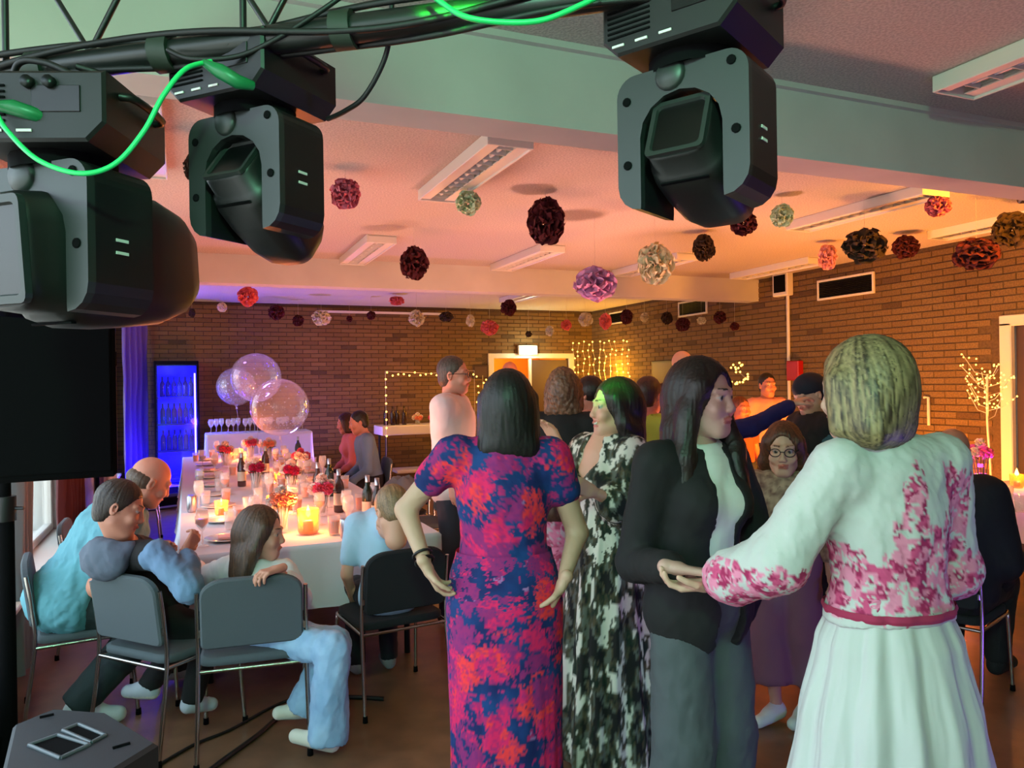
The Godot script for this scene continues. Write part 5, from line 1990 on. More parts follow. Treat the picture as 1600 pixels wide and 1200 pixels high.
func person(s: Dictionary) -> Node3D:
	# s: label, at, turn (degrees, 0 = faces the camera, 90 = faces right), tall, sit, joints (overrides), skin, hair, clothes
	var tall: float = s.tall
	var k := tall / 1.7
	var step: float = s.get("step", 0.014)
	var hstep: float = s.get("hstep", 0.006)
	var t := thing("person", s.label, "person", s.at, deg_to_rad(s.turn - YAW), s.get("group", ""))
	var J := joints(s.get("sit", false))
	var lean: Vector3 = s.get("lean", Vector3.ZERO)  # pitch forward, twist, roll, in degrees
	var tb := Basis(Vector3.UP, deg_to_rad(lean.y)) * Basis(Vector3.RIGHT, deg_to_rad(lean.x)) * Basis(Vector3.BACK, deg_to_rad(lean.z))
	for n in ["waist", "chest", "top", "neck", "head", "shL", "shR", "elL", "elR", "wrL", "wrR"]:
		J[n] = J.pelvis + tb * (J[n] - J.pelvis)
	var ov: Dictionary = s.get("joints", {})
	for n in ov: J[n] = ov[n]
	for n in J: J[n] *= k
	if s.get("sit", false):
		var dy := 0.445 + 0.12 * k - 0.58 * k
		for n in J:
			if not (n.begins_with("ank") or n.begins_with("toe")): J[n].y += dy
	var pix: Dictionary = s.get("pix", {})
	for n in pix: J[n] = t.transform.affine_inverse() * P(pix[n][0], pix[n][1], pix[n][2])
	var wide: float = s.get("wide", 1.0)
	var female: bool = s.get("female", false)
	var skin := lin(s.get("skin", Color(0.80, 0.60, 0.50)))
	var hk: float = s.get("head_scale", 1.0) * lerpf(1.0, k, 0.45)
	var turn: Vector3 = s.get("head_turn", Vector3.ZERO)  # pitch down, yaw to its left, roll
	var hb := tb * Basis(Vector3.UP, deg_to_rad(turn.y)) * Basis(Vector3.RIGHT, deg_to_rad(turn.x)) * Basis(Vector3.BACK, deg_to_rad(turn.z))
	if s.get("free_head", false): hb = Basis(Vector3.UP, deg_to_rad(turn.y)) * Basis(Vector3.RIGHT, deg_to_rad(turn.x)) * Basis(Vector3.BACK, deg_to_rad(turn.z))
	var all: Array = J.values()
	var bb := bounds(all, 0.16)
	var bare: float = s.get("leg_size", 1.0)
	# the body itself
	var look: Dictionary = s.get("look", {})
	look["hair"] = s.hair.color if s.has("hair") else Color(0.4, 0.35, 0.3)
	var hands := {}
	for q in ["L", "R"]:
		var hd: Dictionary = s.get("hand" + q, {}).duplicate()
		for key in ["dir", "palm", "thumb"]:
			if hd.has(key + "_v"): hd[key] = t.transform.basis.inverse() * CAM.basis * hd[key + "_v"]
		hands[q] = hd
	later(put(null, "body", M["skin_vertex"], t), func() -> Dictionary:
		var out := soup()
		var b := Blob.new(bb[0], bb[1], s.get("body_step", 0.017))
		torso_into(b, J, tb, k, wide * 0.93, female, 1)
		for q in ["L", "R"]:
			b.bone(J["sh" + q], J["el" + q], 0.046 * k * wide, 0.037 * k * wide, 0.04 * k, 1)
			b.bone(J["el" + q], J["wr" + q], 0.037 * k * wide, 0.025 * k, 0.015 * k, 1)
			b.bone(J["hip" + q], J["knee" + q], 0.078 * k * wide, 0.050 * k, 0.03 * k, 1)
			b.bone(J["knee" + q], J["ank" + q], 0.050 * k, 0.034 * k, 0.02 * k, 1)
			b.bone(J["ank" + q], J["toe" + q], 0.034 * k, 0.024 * k, 0.02 * k, 1)
		b.bone(J.top, J.neck, 0.07 * k, 0.054 * k, 0.04 * k, 1)
		b.mesh_into(out, func(_p, _i): return skin)
		head_into(out, J.head, hb, hk, hstep, skin, J.neck, look)
		for q in ["L", "R"]:
			var hd: Dictionary = hands[q]
			var fore: Vector3 = (J["wr" + q] - J["el" + q]).normalized()
			var sgn := 1.0 if q == "L" else -1.0
			hand_into(out, J["wr" + q] + fore * 0.02 * k, hd.get("dir", fore), hd.get("palm", Vector3(-sgn, 0, 0)), hd.get("thumb", Vector3(0, 0, 1)), hd.get("curl", 0.5), k * 0.95, maxf(s.get("handstep", 0.008), 0.0035), skin)
		return out)
	if s.has("hair"):
		later(put(null, "hair", M["hair_vertex"], t), func() -> Dictionary: return hair_soup(s.hair, J.head, hb, hk, maxf(hstep, 0.005)))
	# clothes
	for c in s.get("wear", []):
		var o := put(null, c.get("name", c.kind), M["cloth_vertex"], t)
		if c.has("label"): o.set_meta("label", c.label)
		later(o, func() -> Dictionary: return wear(c, J, tb, k, wide, female, step))
	if s.has("shoes"):
		for q in ["L", "R"]:
			var a: Vector3 = J["ank" + q]
			var e: Vector3 = J["toe" + q]
			later(put(null, "shoe", M["cloth_vertex"], t), func() -> Dictionary: return shoe_soup(a, e, k, lin(s.shoes), lin(s.get("sole", Color(0.85, 0.85, 0.82)))))
	if s.has("glasses"):
		var g := mb()
		var gt := Transform3D(hb, J.head)
		for sx in [-1, 1]:
			var ring := []
			for q in 17:
				var an := TAU * q / 16.0
				ring.append(gt * (Vector3(sx * 0.033 + cos(an) * 0.024, 0.004 + sin(an) * 0.019, 0.104) * hk))
			tube(g, ring, 0.0022 * hk, 6, false)
			tube(g, [gt * (Vector3(sx * 0.057, 0.008, 0.103) * hk), gt * (Vector3(sx * 0.082, 0.010, 0.02) * hk), gt * (Vector3(sx * 0.084, 0.004, -0.02) * hk)], 0.002 * hk, 6)
		tube(g, [gt * (Vector3(-0.010, 0.008, 0.106) * hk), gt * (Vector3(0.010, 0.008, 0.106) * hk)], 0.002 * hk, 6)
		obj(g, "glasses", M["black_plastic"], t)
	t.set_meta("joints", J)
	t.set_meta("headbasis", hb)
	return t

func shoe_soup(a: Vector3, e: Vector3, k: float, upper: Color, sole: Color) -> Dictionary:
	var so := soup()
	var bs := bounds([a, e], 0.10 * k)
	var sb := Blob.new(bs[0], bs[1], 0.009)
	var heel := a + (a - e).normalized() * 0.025 * k
	heel.y = minf(heel.y, a.y - 0.02 * k)
	sb.bone(heel + Vector3(0, -0.012 * k, 0), e, 0.040 * k, 0.036 * k, 0.02, 1)
	sb.bone(a, e * 0.4 + a * 0.6, 0.044 * k, 0.036 * k, 0.03, 1)
	var low := minf(a.y, e.y) - 0.018 * k
	sb.mesh_into(so, func(p: Vector3, _i: int) -> Color: return sole if p.y < low else upper)
	return so

func torso_into(b: Blob, J: Dictionary, tb: Basis, k: float, w: float, female: bool, what: int, grow := 0.0) -> void:
	var g := Vector3.ONE * grow
	var hipw := 0.172 if female else 0.160
	var wst := 0.132 if female else 0.150
	var ch := 0.148 if female else 0.170
	b.ball(J.pelvis + Vector3(0, -0.01, 0) * k, Vector3(hipw * w, 0.125, 0.115 * w) * k + g, tb, 0.05 * k, what)
	b.ball(J.waist, Vector3(wst * w, 0.15, 0.098 * w) * k + g, tb, 0.08 * k, what)
	b.ball(J.chest, Vector3(ch * w, 0.17, 0.112 * w) * k + g, tb, 0.08 * k, what)
	b.bone(J.shL.lerp(J.shR, 0.10), J.shR.lerp(J.shL, 0.10), 0.055 * k + grow, 0.055 * k + grow, 0.06 * k, what)
	b.bone(J.top, J.neck.lerp(J.top, 0.5), 0.075 * k + grow, 0.058 * k + grow, 0.06 * k, what)
	if female:
		for s in [-1, 1]:
			b.ball(J.chest + tb * (Vector3(s * 0.070, -0.015, 0.080) * k), Vector3(0.062, 0.066, 0.055) * k + g, tb, 0.04 * k, what)

func wear(c: Dictionary, J: Dictionary, tb: Basis, k: float, wide: float, female: bool, step: float) -> Dictionary:
	# kinds: top, trousers, skirt, jacket; c.print is an optional Callable(p in the person's own axes, in metres) -> Color
	var col := lin(c.get("color", Color.WHITE))
	var paint: Callable = c.get("print", func(_p: Vector3) -> Color: return col)
	var out := soup()
	var kind: String = c.kind
	var st: float = c.get("step", step)
	var g: float = c.get("grow", 0.010)
	var wrinkle: float = c.get("wrinkle", 0.006)
	var nz := noise
	var sd: float = c.get("seed", 1.0) * 7.3
	var crease := func(p: Vector3, n: Vector3) -> Vector3:
		return p + n * wrinkle * (nz.get_noise_3d(p.x * 9.0 + sd, p.y * 6.0, p.z * 9.0) + 0.5 * nz.get_noise_3d(p.x * 22.0 + sd, p.y * 14.0, p.z * 22.0))
	if kind == "top":
		var sleeve: float = c.get("sleeve", 0.5)  # 0 none, 1 elbow, 2 wrist
		var pts := [J.pelvis, J.top, J.shL, J.shR, J.chest]
		for q in ["L", "R"]:
			if sleeve > 0.0: pts.append(J["sh" + q].lerp(J["el" + q], minf(sleeve, 1.0)))
			if sleeve > 1.0: pts.append(J["el" + q].lerp(J["wr" + q], sleeve - 1.0))
		var bb := bounds(pts, 0.25 * k)
		var b := Blob.new(bb[0], bb[1], st)
		torso_into(b, J, tb, k, wide, female, 1, g)
		if c.get("hem", 0.0) > 0.0:
			b.ball(J.pelvis + Vector3(0, -c.hem, 0), Vector3(0.18 * wide, 0.12, 0.13 * wide) * k + Vector3.ONE * g, tb, 0.05 * k, 1)
		var sg: float = c.get("sleeve_grow", g)
		var puff: float = c.get("puff", 0.0)
		for q in ["L", "R"]:
			if sleeve <= 0.0: continue
			var e: Vector3 = J["sh" + q].lerp(J["el" + q], minf(sleeve, 1.0))
			b.bone(J["sh" + q], e, 0.050 * k * wide + sg, 0.045 * k * wide + sg + puff * 0.6, 0.045 * k, 1)
			if sleeve > 1.0:
				var w: Vector3 = J["el" + q].lerp(J["wr" + q], sleeve - 1.0)
				b.bone(J["el" + q], w.lerp(J["el" + q], 0.25), 0.040 * k * wide + sg + puff, 0.034 * k + sg + puff, 0.02 * k, 1)
				b.bone(w.lerp(J["el" + q], 0.25), w, 0.034 * k + sg + puff, 0.030 * k + sg * 0.6, 0.02 * k, 1)
		# open neckline
		b.ball(J.neck + tb * (Vector3(0, 0.035, 0.01) * k), Vector3(0.075, 0.06, 0.078) * k, tb, 0.01, 1, true)
		if c.has("neckline"):
			var nl: Vector3 = c.neckline
			b.ball(J.top + tb * (Vector3(0, -0.01, 0.10) * k), nl * k, tb, 0.01, 1, true)
		if c.has("cut_below"):
			b.ball(Vector3(J.pelvis.x, c.cut_below * k - 0.5, J.pelvis.z), Vector3(0.6, 0.5, 0.6), Basis.IDENTITY, 0.01, 1, true)
		b.mesh_into(out, func(p: Vector3, _i: int) -> Color: return paint.call(p), crease)
	elif kind == "trousers":
		var len: float = c.get("length", 1.0)
		var leg: float = c.get("leg", 0.0)
		var bb := bounds([J.pelvis, J.waist, J.hipL, J.hipR, J.kneeL, J.kneeR, J.ankL, J.ankR], 0.2 * k)
		var b := Blob.new(bb[0], bb[1], st)
		b.ball(J.pelvis + Vector3(0, -0.005, 0), Vector3((0.176 if female else 0.165) * wide, 0.12, 0.122 * wide) * k + Vector3.ONE * g, tb, 0.04, 1)
		for q in ["L", "R"]:
			b.bone(J["hip" + q], J["knee" + q], 0.084 * k * wide + g, 0.060 * k * wide + g + leg * 0.4, 0.05 * k, 1)
			var a: Vector3 = J["knee" + q].lerp(J["ank" + q], len)
			b.bone(J["knee" + q], a, 0.060 * k * wide + g + leg * 0.4, 0.046 * k + g + leg, 0.02 * k, 1)
		for q in ["L", "R"]:
			var a: Vector3 = J["knee" + q].lerp(J["ank" + q], len)
			var dn: Vector3 = (a - J["knee" + q]).normalized()
			b.ball(a + dn * 0.175, Vector3.ONE * 0.17, Basis.IDENTITY, 0.004, 1, true)
		b.mesh_into(out, func(p: Vector3, _i: int) -> Color: return paint.call(p), crease)
	elif kind == "jacket":
		var bb := bounds([J.pelvis, J.top, J.shL, J.shR, J.elL, J.elR, J.wrL, J.wrR], 0.28 * k)
		var b := Blob.new(bb[0], bb[1], st)
		torso_into(b, J, tb, k, wide, female, 1, g)
		b.ball(J.pelvis + Vector3(0, -0.05, 0) * k, Vector3(0.185 * wide, 0.16, 0.135 * wide) * k + Vector3.ONE * g, tb, 0.05 * k, 1)
		for q in ["L", "R"]:
			b.bone(J["sh" + q], J["el" + q], 0.054 * k * wide + g, 0.046 * k * wide + g, 0.04 * k, 1)
			b.bone(J["el" + q], J["el" + q].lerp(J["wr" + q], 0.95), 0.046 * k * wide + g, 0.034 * k + g, 0.02 * k, 1)
		# open front
		var op: float = c.get("open", 0.06)
		if op > 0.0:
			for i in 7:
				var y := lerpf(-0.22, 0.56, i / 6.0) * k
				b.ball(J.pelvis + tb * Vector3(0, y, 0.16 * k), Vector3(op * (1.0 + (0.6 if i < 1 else 0.0)), 0.10, 0.13) * k, tb, 0.005, 1, true)
		b.ball(J.neck + tb * (Vector3(0, 0.03, 0.03) * k), Vector3(0.080, 0.075, 0.085) * k, tb, 0.01, 1, true)
		b.mesh_into(out, func(p: Vector3, _i: int) -> Color: return paint.call(p), crease)
	elif kind == "skirt":
		# rings from waist to hem; [height, half width, half depth, pleat depth]
		var rings: Array = c.rings
		var n: int = c.get("around", 140)
		var rows: int = c.get("rows", 90)
		var pl: float = c.get("pleats", 14.0)
		var off: Vector3 = c.get("shift", Vector3.ZERO)
		for r in rows + 1:
			var f := float(r) / rows * (rings.size() - 1)
			var i := mini(int(f), rings.size() - 2)
			var u := f - i
			u = u * u * (3.0 - 2.0 * u) * 0.5 + u * 0.5
			var A: Array = rings[i]
			var B: Array = rings[i + 1]
			var y: float = lerpf(A[0], B[0], f - i)
			var rx: float = lerpf(A[1], B[1], u)
			var rz: float = lerpf(A[2], B[2], u)
			var pd: float = lerpf(A[3], B[3], u)
			var cx: float = lerpf(A[4], B[4], u) if A.size() > 4 else 0.0
			var cz: float = lerpf(A[5], B[5], u) if A.size() > 5 else 0.0
			for q in n:
				var a := TAU * q / n
				var fold := sin(a * pl + 1.6 * nz.get_noise_2d(a * 2.0 + sd, y * 1.2) + sd) * 0.7 + nz.get_noise_3d(cos(a) * 2.4 + sd, y * 1.1, sin(a) * 2.4)
				var rr := 1.0 + pd * fold
				var p := Vector3(cos(a) * rx * rr + cx, y, sin(a) * rz * rr + cz) + off
				out.v.append(p)
				out.c.append(paint.call(p))
		out.n.resize(out.v.size())
		for r in rows:
			for q in n:
				var q2 := (q + 1) % n
				var a := r * n + q
				var b := r * n + q2
				var d := (r + 1) * n + q
				var e := (r + 1) * n + q2
				out.i.append_array([a, e, b, a, d, e])
		for j in range(0, out.i.size(), 3):
			var nn: Vector3 = (out.v[out.i[j + 2]] - out.v[out.i[j]]).cross(out.v[out.i[j + 1]] - out.v[out.i[j]])
			for q in 3: out.n[out.i[j + q]] += nn
		for j in out.n.size(): out.n[j] = out.n[j].normalized()
	return out

# ================================================================ the guests
func make_people() -> void:
	vertex("skin_vertex", 0.55)
	vertex("hair_vertex", 0.5)
	vertex("cloth_vertex", 0.85)
	var cv := FastNoiseLite.new()
	cv.seed = 5
	cv.frequency = 1.0
	cv.noise_type = FastNoiseLite.TYPE_CELLULAR
	cv.cellular_return_type = FastNoiseLite.RETURN_CELL_VALUE
	cells.cellular_return_type = FastNoiseLite.RETURN_DISTANCE
	var nz := noise
	var cd := cells
	# --- prints on fabric
	var navy := lin(Color(0.05, 0.10, 0.34))
	var blue := lin(Color(0.03, 0.22, 0.46))
	var coral := lin(Color(0.94, 0.20, 0.22))
	var hot := lin(Color(0.86, 0.10, 0.36))
	var plum := lin(Color(0.42, 0.12, 0.42))
	var lilac := lin(Color(0.72, 0.56, 0.78))
	var orange := lin(Color(0.96, 0.36, 0.18))
	var floral := func(p: Vector3) -> Color:
		var w := p + Vector3(nz.get_noise_3d(p.x * 14.0, p.y * 14.0, p.z * 14.0), nz.get_noise_3d(p.y * 14.0, p.z * 14.0, p.x * 14.0), 0) * 0.016
		var q := w * 9.0
		var d := cd.get_noise_3d(q.x, q.y, q.z) + 1.0
		var v := cv.get_noise_3d(q.x, q.y, q.z)
		var fine := nz.get_noise_3d(p.x * 55.0, p.y * 55.0, p.z * 55.0)
		if v > -0.55 and d < 0.56 + 0.20 * fine:
			var c := coral if v > 0.30 else hot if v > -0.12 else plum.lerp(hot, 0.25)
			if d < 0.16: return orange.lerp(c, 0.3)
			return c.lerp(plum, clampf(fine * 1.4 + 0.1, 0.0, 0.7))
		var q2 := w * 21.0
		if cd.get_noise_3d(q2.x + 40.0, q2.y, q2.z) + 1.0 < 0.40 and cv.get_noise_3d(q2.x + 40.0, q2.y, q2.z) > -0.1:
			return plum.lerp(hot if cv.get_noise_3d(q2.x + 40.0, q2.y, q2.z) < 0.55 else lilac, 0.5 + fine * 0.5)
		return navy.lerp(blue, clampf(0.5 + 1.2 * nz.get_noise_3d(p.x * 7.0, p.y * 7.0, p.z * 7.0), 0.0, 1.0))
	var cream := lin(Color(0.86, 0.84, 0.80))
	var bottle := lin(Color(0.05, 0.15, 0.11))
	var black := lin(Color(0.06, 0.055, 0.06))
	var tan := lin(Color(0.52, 0.42, 0.30))
	var leafy := func(p: Vector3) -> Color:
		var a := nz.get_noise_3d(p.x * 15.0, p.y * 5.5, p.z * 15.0)
		var b := nz.get_noise_3d(p.x * 34.0 + 9.0, p.y * 13.0, p.z * 34.0)
		if a + 0.5 * b > 0.20: return cream
		if a + 0.3 * b < -0.24: return black
		if b > 0.10: return bottle.lerp(cream, 0.15)
		return bottle.lerp(tan, clampf(0.3 + b, 0.0, 0.6))
	var white := lin(Color(0.75, 0.75, 0.74))
	var pinks := [lin(Color(0.80, 0.30, 0.48)), lin(Color(0.62, 0.12, 0.32)), lin(Color(0.88, 0.52, 0.64)), lin(Color(0.34, 0.24, 0.36))]
	var blossom := func(p: Vector3) -> Color:
		var q := p * 29.0
		var d := cd.get_noise_3d(q.x, q.y, q.z) + 1.0
		var v := cv.get_noise_3d(q.x, q.y, q.z)
		var q2 := p * 60.0
		var e := cd.get_noise_3d(q2.x, q2.y, q2.z) + 1.0
		var v2 := cv.get_noise_3d(q2.x, q2.y, q2.z)
		if v > -0.72 and d < 0.60 and e < 0.66: return pinks[0 if v > 0.3 else 1 if v > 0.0 else 2].lerp(pinks[1], 0.5 * clampf(v2, 0.0, 1.0))
		if e < 0.42 and v2 > 0.0: return pinks[3] if v2 > 0.6 else pinks[2]
		return white
	var white_dress := func(p: Vector3) -> Color:
		var wob := 0.05 * nz.get_noise_2d(p.x * 22.0, 3.0) + 0.03 * nz.get_noise_2d(p.x * 60.0, 9.0)
		if absf(p.x) > 0.205 or (p.x > 0.19 and p.y < 1.2):  # sleeves: printed below the elbow
			return blossom.call(p) if p.y < 1.135 + wob * 0.6 else white
		if p.y < 1.0 + wob * 0.6: return white
		var top := 1.155 + wob
		if p.x < 0.085: top = 1.235 + wob
		if absf(p.x - 0.025) < 0.035: top = 1.37 + wob
		if p.x < -0.09: top = 1.36 + wob
		return blossom.call(p) if p.y < top else white
	var pinkish := func(p: Vector3) -> Color:
		var c: Color = blossom.call(p)
		return c.lerp(lin(Color(0.78, 0.50, 0.52)), 0.25)
	var speckle := func(p: Vector3) -> Color:
		var a := nz.get_noise_3d(p.x * 30.0, p.y * 30.0, p.z * 30.0)
		return lin(Color(0.72, 0.60, 0.50)).lerp(lin(Color(0.40, 0.28, 0.24)), clampf(0.4 + a * 1.3, 0.0, 1.0))
	var denim := func(p: Vector3) -> Color:
		var a := nz.get_noise_3d(p.x * 9.0, p.y * 9.0, p.z * 9.0)
		return lin(Color(0.50, 0.64, 0.77)).lerp(lin(Color(0.60, 0.73, 0.84)), clampf(0.45 + a, 0.0, 1.0))

	# --- woman in the floral dress, back to the camera, hands on her hips
	var a := person({"label": "woman in long navy and coral floral dress, back turned, hands on hips", "at": ground(783, 2.70), "turn": 180.0, "tall": 1.62, "female": true, "wide": 1.10, "step": 0.012, "body_step": 0.012, "hstep": 0.006, "handstep": 0.0045,
		"skin": Color(0.74, 0.60, 0.50), "hair": {"kind": "bob", "color": Color(0.13, 0.12, 0.11), "streak": Color(0.06, 0.06, 0.06), "drop": 0.05, "full": 1.02},
		"pix": {"elL": [634, 796, 2.74], "wrL": [664, 878, 2.62], "elR": [902, 832, 2.74], "wrR": [882, 902, 2.62], "shL": [706, 712, 2.70], "shR": [862, 714, 2.70], "head": [794, 637, 2.70], "neck": [790, 686, 2.70], "top": [788, 704, 2.70]},
		"handL": {"dir": Vector3(-0.45, -0.85, 0.25), "palm": Vector3(-1, 0.2, 0.0), "thumb": Vector3(0.2, 0.1, -1), "curl": 0.65}, "handR": {"dir": Vector3(0.45, -0.85, 0.25), "palm": Vector3(1, 0.2, 0.0), "thumb": Vector3(-0.2, 0.1, -1), "curl": 0.65},
		"shoes": Color(0.10, 0.09, 0.10),
		"wear": [{"kind": "top", "name": "dress_bodice", "print": floral, "sleeve": 0.42, "sleeve_grow": 0.016, "step": 0.008, "grow": 0.012, "cut_below": 0.92},
			{"kind": "skirt", "name": "dress_skirt", "print": floral, "rings": [[1.02, 0.168, 0.128, 0.0], [0.93, 0.192, 0.150, 0.006], [0.84, 0.206, 0.165, 0.010], [0.62, 0.200, 0.165, 0.020], [0.35, 0.196, 0.17, 0.03], [0.04, 0.200, 0.18, 0.04]], "around": 220, "rows": 150, "pleats": 7.0, "seed": 2.0}]})
	var JA: Dictionary = a.get_meta("joints")
	var fore: Vector3 = (JA.wrL - JA.elL).normalized()
	for i in 2:
		var st := mb()
		var ring := []
		var u := fore.cross(Vector3.UP).normalized()
		var w := fore.cross(u)
		for q in 15:
			ring.append(JA.wrL - fore * (0.004 + 0.026 * i) + (u * cos(TAU * q / 14.0) + w * sin(TAU * q / 14.0)) * (0.030 + 0.002 * i))
		tube(st, ring, 0.0065 if i == 0 else 0.005, 7, false)
		obj(st, "bracelet" if i else "wristwatch", M["black_plastic"] if i else M["dark_steel"], a)

	# --- woman in the white dress, back to the camera
	person({"label": "blonde woman in white dress with pink blossom print, back turned", "at": ground(1383, 2.0), "turn": -162.0, "tall": 1.69, "female": true, "wide": 1.02, "step": 0.013, "hstep": 0.006, "handstep": 0.0045,
		"skin": Color(0.80, 0.64, 0.55), "hair": {"kind": "bob", "color": Color(0.62, 0.54, 0.38), "streak": Color(0.20, 0.16, 0.09), "drop": -0.005, "full": 1.06},
		"pix": {"elL": [1212, 880, 1.97], "wrL": [1117, 910, 2.12], "elR": [1482, 890, 2.10], "wrR": [1410, 905, 2.32], "head": [1347, 612, 1.97], "neck": [1358, 690, 1.99], "top": [1368, 716, 2.0]},
		"handL": {"dir_v": Vector3(-0.95, -0.05, -0.1), "palm_v": Vector3(0, 1, 0.1), "thumb_v": Vector3(0, 0.2, 1), "curl": 0.7}, "handR": {"curl": 0.6},
		"head_turn": Vector3(4, 22, 0), "shoes": Color(0.80, 0.76, 0.70),
		"wear": [{"kind": "top", "name": "dress_bodice", "print": white_dress, "sleeve": 1.95, "sleeve_grow": 0.014, "puff": 0.026, "step": 0.0072, "grow": 0.014, "cut_below": 1.005, "wrinkle": 0.008},
			{"kind": "skirt", "name": "dress_skirt", "print": func(p: Vector3) -> Color: return white_dress.call(Vector3(p.x * 0.4, p.y, p.z)), "rings": [[1.055, 0.156, 0.118, 0.01], [1.0, 0.160, 0.125, 0.03], [0.92, 0.188, 0.155, 0.045], [0.72, 0.232, 0.20, 0.06], [0.40, 0.29, 0.26, 0.07], [0.10, 0.33, 0.30, 0.08]], "around": 240, "rows": 120, "pleats": 13.0, "seed": 4.0},
			{"kind": "skirt", "name": "waistband", "color": Color(0.62, 0.16, 0.30), "rings": [[1.020, 0.172, 0.136, 0.02], [1.008, 0.176, 0.140, 0.02], [0.998, 0.172, 0.136, 0.02]], "around": 120, "rows": 6, "pleats": 13.0, "seed": 4.0}]})

	# --- woman in the dark blazer
	person({"label": "woman with long brown hair in black blazer and grey trousers, holding hands", "at": ground(1086, 2.45), "turn": 34.0, "tall": 1.655, "female": true, "wide": 1.0, "step": 0.012, "hstep": 0.004, "handstep": 0.0042,
		"skin": Color(0.74, 0.58, 0.53), "head_turn": Vector3(0, 12, 0),
		"hair": {"kind": "long", "color": Color(0.16, 0.115, 0.09), "streak": Color(0.07, 0.05, 0.045), "drop": 0.26, "full": 1.03,
			"locks": [[Vector3(-0.085, -0.03, 0.0), Vector3(-0.118, -0.18, 0.0), 0.030, 0.036], [Vector3(-0.118, -0.18, 0.0), Vector3(-0.135, -0.34, 0.01), 0.036, 0.026], [Vector3(0.080, -0.02, 0.02), Vector3(0.098, -0.16, 0.055), 0.026, 0.032], [Vector3(0.098, -0.16, 0.055), Vector3(0.085, -0.36, 0.10), 0.034, 0.024], [Vector3(0.07, -0.18, 0.07), Vector3(0.062, -0.34, 0.115), 0.022, 0.014]]},
		"pix": {"elR": [992, 880, 2.42], "wrR": [1050, 887, 2.17], "elL": [1190, 860, 2.56], "wrL": [1158, 960, 2.66], "head": [1098, 624, 2.44]},
		"handR": {"dir_v": Vector3(0.95, -0.12, 0.12), "palm_v": Vector3(0, -1, 0.15), "thumb_v": Vector3(0, 0.3, -1), "curl": 0.5}, "handL": {"curl": 0.7},
		"shoes": Color(0.08, 0.08, 0.09),
		"wear": [{"kind": "top", "name": "shirt", "color": Color(0.84, 0.85, 0.83), "sleeve": 0.25, "step": 0.012, "grow": 0.007},
			{"kind": "trousers", "color": Color(0.27, 0.30, 0.31), "leg": 0.055, "grow": 0.014, "step": 0.010, "wrinkle": 0.009},
			{"kind": "jacket", "name": "blazer", "color": Color(0.055, 0.055, 0.06), "step": 0.010, "grow": 0.013, "open": 0.062}]})

	# --- laughing woman in the leaf print dress
	person({"label": "laughing woman in long cream and dark green leaf print dress, seen from the side", "at": ground(944, 3.25), "turn": -58.0, "tall": 1.61, "female": true, "step": 0.013, "hstep": 0.0045, "handstep": 0.006,
		"skin": Color(0.84, 0.62, 0.52), "head_turn": Vector3(-2, -16, 0), "look": {"smile": 1.0},
		"hair": {"kind": "long", "color": Color(0.17, 0.13, 0.11), "streak": Color(0.08, 0.06, 0.06), "drop": 0.03},
		"pix": {"elR": [905, 752, 3.40], "wrR": [876, 700, 3.36], "elL": [975, 790, 3.10], "wrL": [930, 770, 3.0], "head": [960, 638, 3.25]},
		"handR": {"palm": Vector3(0.2, 0, 1), "curl": 0.3}, "handL": {"curl": 0.6}, "shoes": Color(0.5, 0.42, 0.36),
		"wear": [{"kind": "top", "name": "dress_bodice", "print": leafy, "sleeve": 1.45, "sleeve_grow": 0.018, "puff": 0.028, "step": 0.009, "grow": 0.012, "neckline": Vector3(0.065, 0.13, 0.08), "cut_below": 0.95},
			{"kind": "skirt", "name": "dress_skirt", "print": leafy, "rings": [[1.06, 0.135, 0.11, 0.02], [1.0, 0.145, 0.12, 0.03], [0.85, 0.175, 0.155, 0.05], [0.5, 0.20, 0.19, 0.07], [0.05, 0.235, 0.23, 0.09]], "around": 200, "rows": 120, "pleats": 15.0, "seed": 6.0}]})

	# --- girl with glasses
	person({"label": "girl with round glasses and mauve cropped trousers, peeking out between the women", "at": ground(1222, 3.6), "turn": -14.0, "tall": 1.37, "female": false, "wide": 0.98, "step": 0.014, "hstep": 0.0045, "head_scale": 1.06,
		"skin": Color(0.78, 0.60, 0.50), "glasses": true, "head_turn": Vector3(6, -8, 0),
		"hair": {"kind": "long", "color": Color(0.42, 0.24, 0.14), "streak": Color(0.24, 0.13, 0.08), "drop": 0.05}, "shoes": Color(0.80, 0.82, 0.82),
		"joints": {"ankL": Vector3(0.11, 0.085, -0.03), "toeL": Vector3(0.02, 0.035, 0.12), "ankR": Vector3(-0.06, 0.085, 0.02), "toeR": Vector3(-0.17, 0.035, 0.13)},
		"wear": [{"kind": "top", "name": "blouse", "print": speckle, "sleeve": 1.6, "sleeve_grow": 0.014}, {"kind": "trousers", "color": Color(0.50, 0.36, 0.42), "length": 0.52, "leg": 0.05, "grow": 0.02}]})

	# --- man in the pale pink shirt
	person({"label": "man with glasses in pale pink t-shirt standing in profile at the back", "at": ground(707, 5.2), "turn": 78.0, "tall": 1.79, "wide": 1.12, "step": 0.015, "hstep": 0.006, "skin": Color(0.78, 0.52, 0.44), "glasses": true,
		"hair": {"kind": "crop", "color": Color(0.32, 0.28, 0.26)}, "shoes": Color(0.1, 0.1, 0.1),
		"pix": {"elR": [694, 694, 5.05], "wrR": [706, 752, 4.95]},
		"wear": [{"kind": "top", "name": "t_shirt", "color": Color(0.88, 0.81, 0.81), "sleeve": 0.55, "sleeve_grow": 0.022, "hem": 0.08, "grow": 0.018}, {"kind": "trousers", "color": Color(0.16, 0.17, 0.22)}]})

